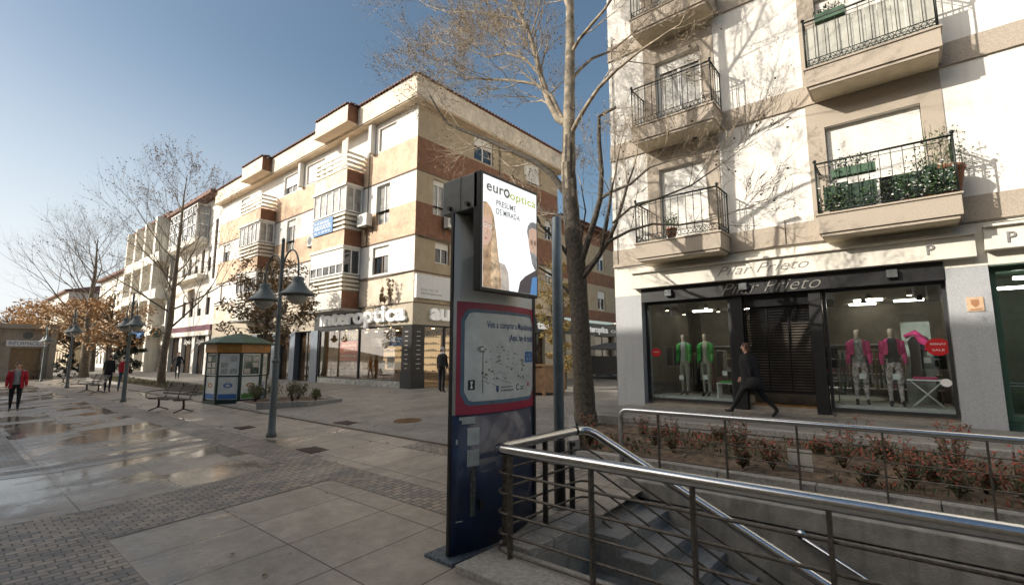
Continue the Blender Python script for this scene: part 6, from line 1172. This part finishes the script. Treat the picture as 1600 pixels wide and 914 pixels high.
        b = MB(); b.poly([(hc.x-.013*s, hc.y+.085*s, hc.z-.042*s), (hc.x+.013*s, hc.y+.085*s, hc.z-.042*s), (hc.x, hc.y+.112*s, hc.z-.034*s)]); b.poly([(hc.x-.013*s, hc.y+.085*s, hc.z-.042*s), (hc.x, hc.y+.112*s, hc.z-.034*s), (hc.x, hc.y+.088*s, hc.z+.002*s)]); b.poly([(hc.x+.013*s, hc.y+.085*s, hc.z-.042*s), (hc.x, hc.y+.112*s, hc.z-.034*s), (hc.x, hc.y+.088*s, hc.z+.002*s)]); parts.append(b.build('nose', sk, None, recalc=False))
        for sd in (-1, 1): b = MB(); b.ball((hc.x+sd*.079*s, hc.y-.002*s, hc.z-.012*s), .018*s, 6, 1.5); parts.append(b.build('ear', sk, None))
    if coat:
        b = MB(); rows = []; n = 18
        for f, rx, ry in ((0, .115, .085), (.1, .175, .105), (.25, .18, .125), (.5, .165, .125), (.75, .175, .135), (1, .195, .155)):
            z = (hz+.53)-f*coat; yy = ly(z) if z > hz else 0; rows.append([(rx*B*math.cos(p)*s, (yy+ry*B*(1.3 if coat > .7 else 1)*math.sin(p))*s, z*s) for p in [2*math.pi*k/n for k in range(n)] if True])
        if openc:
            rows = [[r_[(k+6) % n] for k in range(n-2)] for r_ in rows]; b.grid(rows, False); 
        else: b.grid(rows, True)
        parts.append(b.build('jacket', openc or top, None, recalc=False))
        if openc:
            SE = []; SJ = []
            for i, (a, b2, tg) in enumerate(E_):
                if tg == 'top' and abs(J[b2][0]) > .1*s and abs(J[a][0]) > .05*s: SE.append((a, b2))
            for a, b2 in SE:
                bb = MB(); ra, rb2 = [((max(J[i][3]) if isinstance(J[i][3], tuple) else J[i][3])*1.12+.008*s) for i in (a, b2)]; bb.tube([J[a][:3], V(J[a][:3]).lerp(V(J[b2][:3]), .5), J[b2][:3]], [ra, (ra+rb2)/2, rb2], 10); parts.append(bb.build('sleeve', openc, None))
    if collar:
        b = MB(); b.lathe([(.075*s, -.03*s), (.082*s, .02*s), (.06*s, .05*s)], (0, (ly(hz+.55)+.005)*s, (hz+.55)*s), 12); parts.append(b.build('collar', collar, None))
    for p in parts:
        p.parent = t; p.location = (0, 0, 0)
        for v in p.data.vertices: v.co.z -= zmin
    t.location = loc; t.rotation_euler = (0, 0, rz); return t
cblack = M('black_cloth', (.012, .012, .014), .85, var=.3, scale=12, bump=.2); cdark = M('dark_navy_cloth', (.018, .022, .035), .85, var=.3, scale=12); cred = M('red_cloth', (.50, .02, .035), .8, var=.2, scale=9, bump=.2); cgrey = M('grey_sweat_cloth', (.36, .35, .34), .9, var=.15, scale=14); jean = M('jeans_cloth', (.05, .08, .14), .85, var=.3, scale=12); cgt = M('grey_trousers', (.12, .12, .12), .85)
brownhair = M('brown_hair', (.10, .045, .02), .6, var=.5, scale=30); greyhair = M('grey_hair', (.42, .42, .42), .6, var=.3, scale=30); darkhair = M('dark_hair', (.02, .014, .01), .5, var=.4, scale=30)
shirtp = M('pink_print', (.45, .12, .2), .6)
def face_dir(dx, dy): return math.atan2(dy, dx)-math.pi/2
wz = .66
wo = figure('woman in black coat and leggings striding left past the dark shutter of the clothes shop', (-2.95, 11.9, wz), face_dir(-1, -.05), 1.68, cblack, cblack, brownhair, legs=((.62, .12), (-.48, .30)), arms=((-.3, .25, .10), (.12, .55, .08)), lean=.12, coat=.78, hairlen=.12, bulk=1.3)
b = MB(); hq = Vector((-2.86, 11.66, wz+.62)); b.lathe([(.02, 0), (.13, .02), (.15, .12), (.12, .24), (.02, .26)], hq, 10); b.tube([hq+Vector(p) for p in ((.11, 0, .2), (.06, 0, .42), (-.06, 0, .42), (-.11, 0, .2))], .01, 5)
hbg = b.build('handbag', cblack, loc=hq)
tag(hbg, 'black handbag hanging at the side of the walking woman in black', 'handbag')
figure('person in open red jacket, grey sweatshirt and black leggings walking towards the camera', (-25.0, 1.95, g(1.95)), face_dir(25, -2.5), 1.70, cgrey, cblack, brownhair, legs=((.25, .05), (-.2, .2)), arms=((.1, .25, .20), (-.1, .25, .20)), coat=.66, openc=cred, bulk=1.12)
figure('person in black jacket and dark trousers standing beside the bench, next to a red jacket', (-31.0, 5.6, g(5.6)), face_dir(-.9, .3), 1.78, cblack, cdark, darkhair, legs=((.12, .05), (-.12, .1)), arms=((.55, .3, .25), (.1, .2, .1)), coat=.6)
figure('person in red jacket and blue jeans walking beside the one in black', (-30.9, 6.15, g(6.1)), face_dir(-.9, .4), 1.68, cred, jean, darkhair, legs=((-.2, .2), (.2, .05)), coat=.55)
figure('distant person in dark navy clothes walking past the blue shop sign', (-37.5, 10.3, g(10.3)), face_dir(1, -.4), 1.72, cdark, cdark, brownhair, legs=((.22, .05), (-.2, .25)), arms=((.1, .3, .45), (-.1, .3, .45)), coat=.5)
figure('person in black jacket and grey trousers walking away left of the kiosk', (-31.6, 10.4, g(10.4)), face_dir(-1, .3), 1.70, cblack, cgt, brownhair, legs=((.2, .05), (-.2, .2)), coat=.55)
figure('grey haired man in a black suit standing at the optician entrance', (-14.3, 12.75, .6), face_dir(-.3, .9), 1.70, cblack, cblack, greyhair, legs=((.05, .0), (-.05, .05)), arms=((.1, .3, .1), (.1, .3, .1)), coat=.5, collar=M('white_collar', (.75, .75, .75), .7), skinm=skin)
figure('person in dark jacket half hidden behind the grey haired man', (-14.85, 13.2, .6), face_dir(-.5, .8), 1.64, cdark, cgt, darkhair, legs=((.05, 0), (-.05, .05)), coat=.45)
msk = M('mannequin_skin', (.30, .22, .17), .5); gv = M('green_vest', (.05, .36, .06), .8, var=.2); floral = M('floral_cloth', (.70, .55, .50), .8, var=.9, scale=16, col2=(.015, .03, .06)); pinkc = M('magenta_cloth', (.62, .03, .18), .7, var=.2); kha = M('khaki_trousers', (.30, .28, .22), .8); drs = M('black_dress', (.02, .02, .025), .6)
for a, d, top_, tr_, oc, lab, hl in ((-5.05, -.75, cgrey, kha, gv, 'mannequin with green vest and grey sweater, left one in the left display window', 1), (-4.45, -.72, M('beige_sweater', (.33, .30, .24), .8), kha, gv, 'mannequin with long green vest and pale trousers, right one in the left display window', 1),
        (-1.05, -.62, M('floral_jacket', (.35, .32, .28), .8, var=.9, scale=20, col2=(.03, .03, .05)), floral, pinkc, 'mannequin in floral jacket and trousers with magenta top, left in the right window', 1), (-.45, -.62, cdark, floral, pinkc, 'mannequin with magenta top and dark floral trousers, second in the right window', 1)):
    figure(lab, (a, YB-d, .925), math.pi+(a+3)*.06, 1.66, top_, tr_, darkhair, legs=((.08, .04), (-.06, .02)), arms=((.1, .3, .12), (-.05, .25, .12)), coat=.52 if oc is gv else .36, openc=oc, name='mannequin', cat='mannequin', skinm=msk, group='mannequins in the shop windows')
# other shop window things
o = MB(fr).box(.0-.28, .22, -1.25, -1.2, .95, 2.95).build('display_panel', M('pale_display_panel', (.34, .35, .32), .6, var=.15), loc=fr(0, -1.2, .95)); o.name = 'backdrop_board'; tag(o, 'tall pale display board standing in the right window', 'panel')
t = thing('display_dress', 'black dress with a magenta scarf hanging on the pale panel', 'dress', fr(-.05, -1.15, 1.7)); b = MB(fr); b.grid([[(-.06+w_*math.cos(p), -1.1+.05*math.sin(p), z) for p in [2*math.pi*k/10 for k in range(10)]] for z, w_ in ((1.45, .13), (1.8, .10), (2.1, .10), (2.3, .13), (2.42, .05))], True); b.build('dress', drs, t, recalc=False)
b = MB(fr); b.tube([(-.22, -1.03, 2.42), (-.05, -1.0, 2.5), (.08, -1.0, 2.32), (.2, -1.02, 2.22), (.1, -1.03, 2.12)], [.05, .07, .09, .07, .03], 7); b.build('scarf', pinkc, t)
t = thing('display_table', 'white folding table with crossed legs and magenta clothes in the right window', 'table', fr(.05, -.7, .92)); b = MB(fr); b.box(-.25, .38, -.95, -.6, 1.48, 1.51); b.build('tabletop', whitep, t)
for d in (-.65, -.9):
    for k in (0, 1): b = MB(fr); b.tube([(-.2 if k else .33, d-.01*k, .925), (.33 if k else -.2, d-.01*k, 1.48)], .014, 5); b.build('leg', whitep, t)
b = MB(fr); b.box(-.15, .25, -.88, -.62, 1.512, 1.56); tag(b.build('folded_clothes', pinkc, loc=fr(0, -.7, 1.5), bevel=.01), 'folded magenta clothes on the white crossed leg table', 'clothes')
t = thing('display_stand', 'white glass topped stand with a green cloth in the left display window', 'stand', fr(-3.95, -.7, .92)); b = MB(fr); b.box(-4.15, -3.72, -.9, -.5, 1.28, 1.30); b.build('top', whitep, t)
for x in (-4.13, -3.74): MB(fr).box(x-.012, x+.012, -.88, -.52, .92, 1.279).build('side_frame', wframe, t)
b = MB(fr); b.box(-4.1, -3.78, -.85, -.55, 1.301, 1.35); tag(b.build('folded_clothes', gv, loc=fr(-3.95, -.7, 1.3), bevel=.01), 'folded green cloth on the stand in the left display window', 'clothes')
b = MB(fr); b.box(-4.2, -3.75, -.55, -.35, 1.95, 3.0); tag(b.build('hanging_screen', M('beige_hanging_screen', (.22, .22, .19), .7, streak=.4), loc=fr(-3.95, -.5, 2)), 'beige hanging fabric screen at the right of the left display window', 'screen') if False else None
for i, (a, d, z) in enumerate([(-5.08, -.55, 1.35), (-4.42, -.5, 1.38), (-3.9, -.45, 1.5), (-1.0, -.45, 1.5), (-.42, -.45, 1.5), (.12, -1.0, 1.85)]):
    tag(MB(fr).box(a-.06, a+.06, d, d+.008, z, z+.12).build('price_card', whitep, loc=fr(a, d, z)), ['price card hung on the left green vest mannequin', 'price card hung on the right green vest mannequin', 'price card over the stand in the left window', 'price card on the left floral mannequin', 'price card on the second floral mannequin', 'price card on the pale panel in the right window'][i], 'price card', 'price cards in the windows')

# clothes rails and shelves at the back of the clothes shop
gcol = [M('garment_'+n_, c_, .85, var=.25, scale=8) for n_, c_ in (('cream', (.5, .46, .38)), ('charcoal', (.04, .04, .045)), ('teal', (.04, .16, .17)), ('rose', (.4, .12, .16)), ('sand', (.34, .25, .15)), ('white', (.6, .58, .55)), ('navy', (.02, .04, .10)))]
rg = random.Random(17)
for i, (a0, a1, d, lab) in enumerate([(-5.7, -4.4, -2.4, 'clothes rail with mixed garments deep in the left part of the clothes shop'), (-4.1, -3.0, -3.4, 'clothes rail behind the shutter side of the clothes shop'), (-1.7, -.6, -2.6, 'clothes rail behind the two floral mannequins'), (-.5, .35, -3.3, 'clothes rail at the back right of the clothes shop')]):
    t = thing('clothes_rail', lab, 'clothes rail', fr((a0+a1)/2, d, .8), 'clothes rails in the shop'); b = MB(fr); b.tube([(a0, d, .8), (a0, d, 2.15), (a1, d, 2.15), (a1, d, .8)], .015, 6); b.build('frame', steel, t)
    n = int((a1-a0)/.085)
    for k in range(n):
        x = a0+.06+k*.085; L_ = rg.uniform(.7, 1.1); b = MB(fr); b.grid([[(x+w_*.12*math.cos(p), d+w_*math.sin(p), 2.12-f*L_) for p in [2*math.pi*q/8 for q in range(8)]] for f, w_ in ((0, .03), (.07, .2), (.4, .17), (1, .22))], True); b.build('garment', gcol[rg.randrange(7)], t, recalc=False)
t = thing('wall_shelf', 'white wall shelves of folded clothes at the back of the clothes shop', 'shelf', fr(-1.2, -4.1, 1)); b = MB(fr)
for z in (1.1, 1.5, 1.9, 2.3): b.box(-5.8, .4, -4.19, -3.85, z, z+.03)
b.build('shelf_board', whitep, t)
for z in (1.13, 1.53, 1.93):
    for k in range(16):
        x = -5.6+k*.38; h = rg.uniform(.08, .26); MB(fr).box(x, x+.28, -4.15, -3.9, z, z+h).build('folded_stack', gcol[rg.randrange(7)], t)

fl_ = MB(); rl = random.Random(31)
for i in range(260):
    x = rl.uniform(-26, -3.6); y = rl.choice((rl.uniform(.5, 6.4), rl.gauss(6.5, .25), rl.uniform(6.6, 12))); a = rl.uniform(0, 6.28); s_ = rl.uniform(.02, .045); z = g(y)+.012
    if x > -6.6 and y > 6.9: continue
    fl_.poly([(x-s_*math.cos(a), y-s_*math.sin(a), z), (x+s_*.5*math.sin(a), y-s_*.5*math.cos(a), z+.01), (x+s_*math.cos(a), y+s_*math.sin(a), z+.004), (x-s_*.5*math.sin(a), y+s_*.5*math.cos(a), z+.012)])
tag(fl_.build('leaf_litter', bpy.data.materials['leaf_litter'], loc=(-12, 5, .2), recalc=False), 'a few dry fallen leaves scattered over the plaza paving', 'leaf litter', kind='stuff')
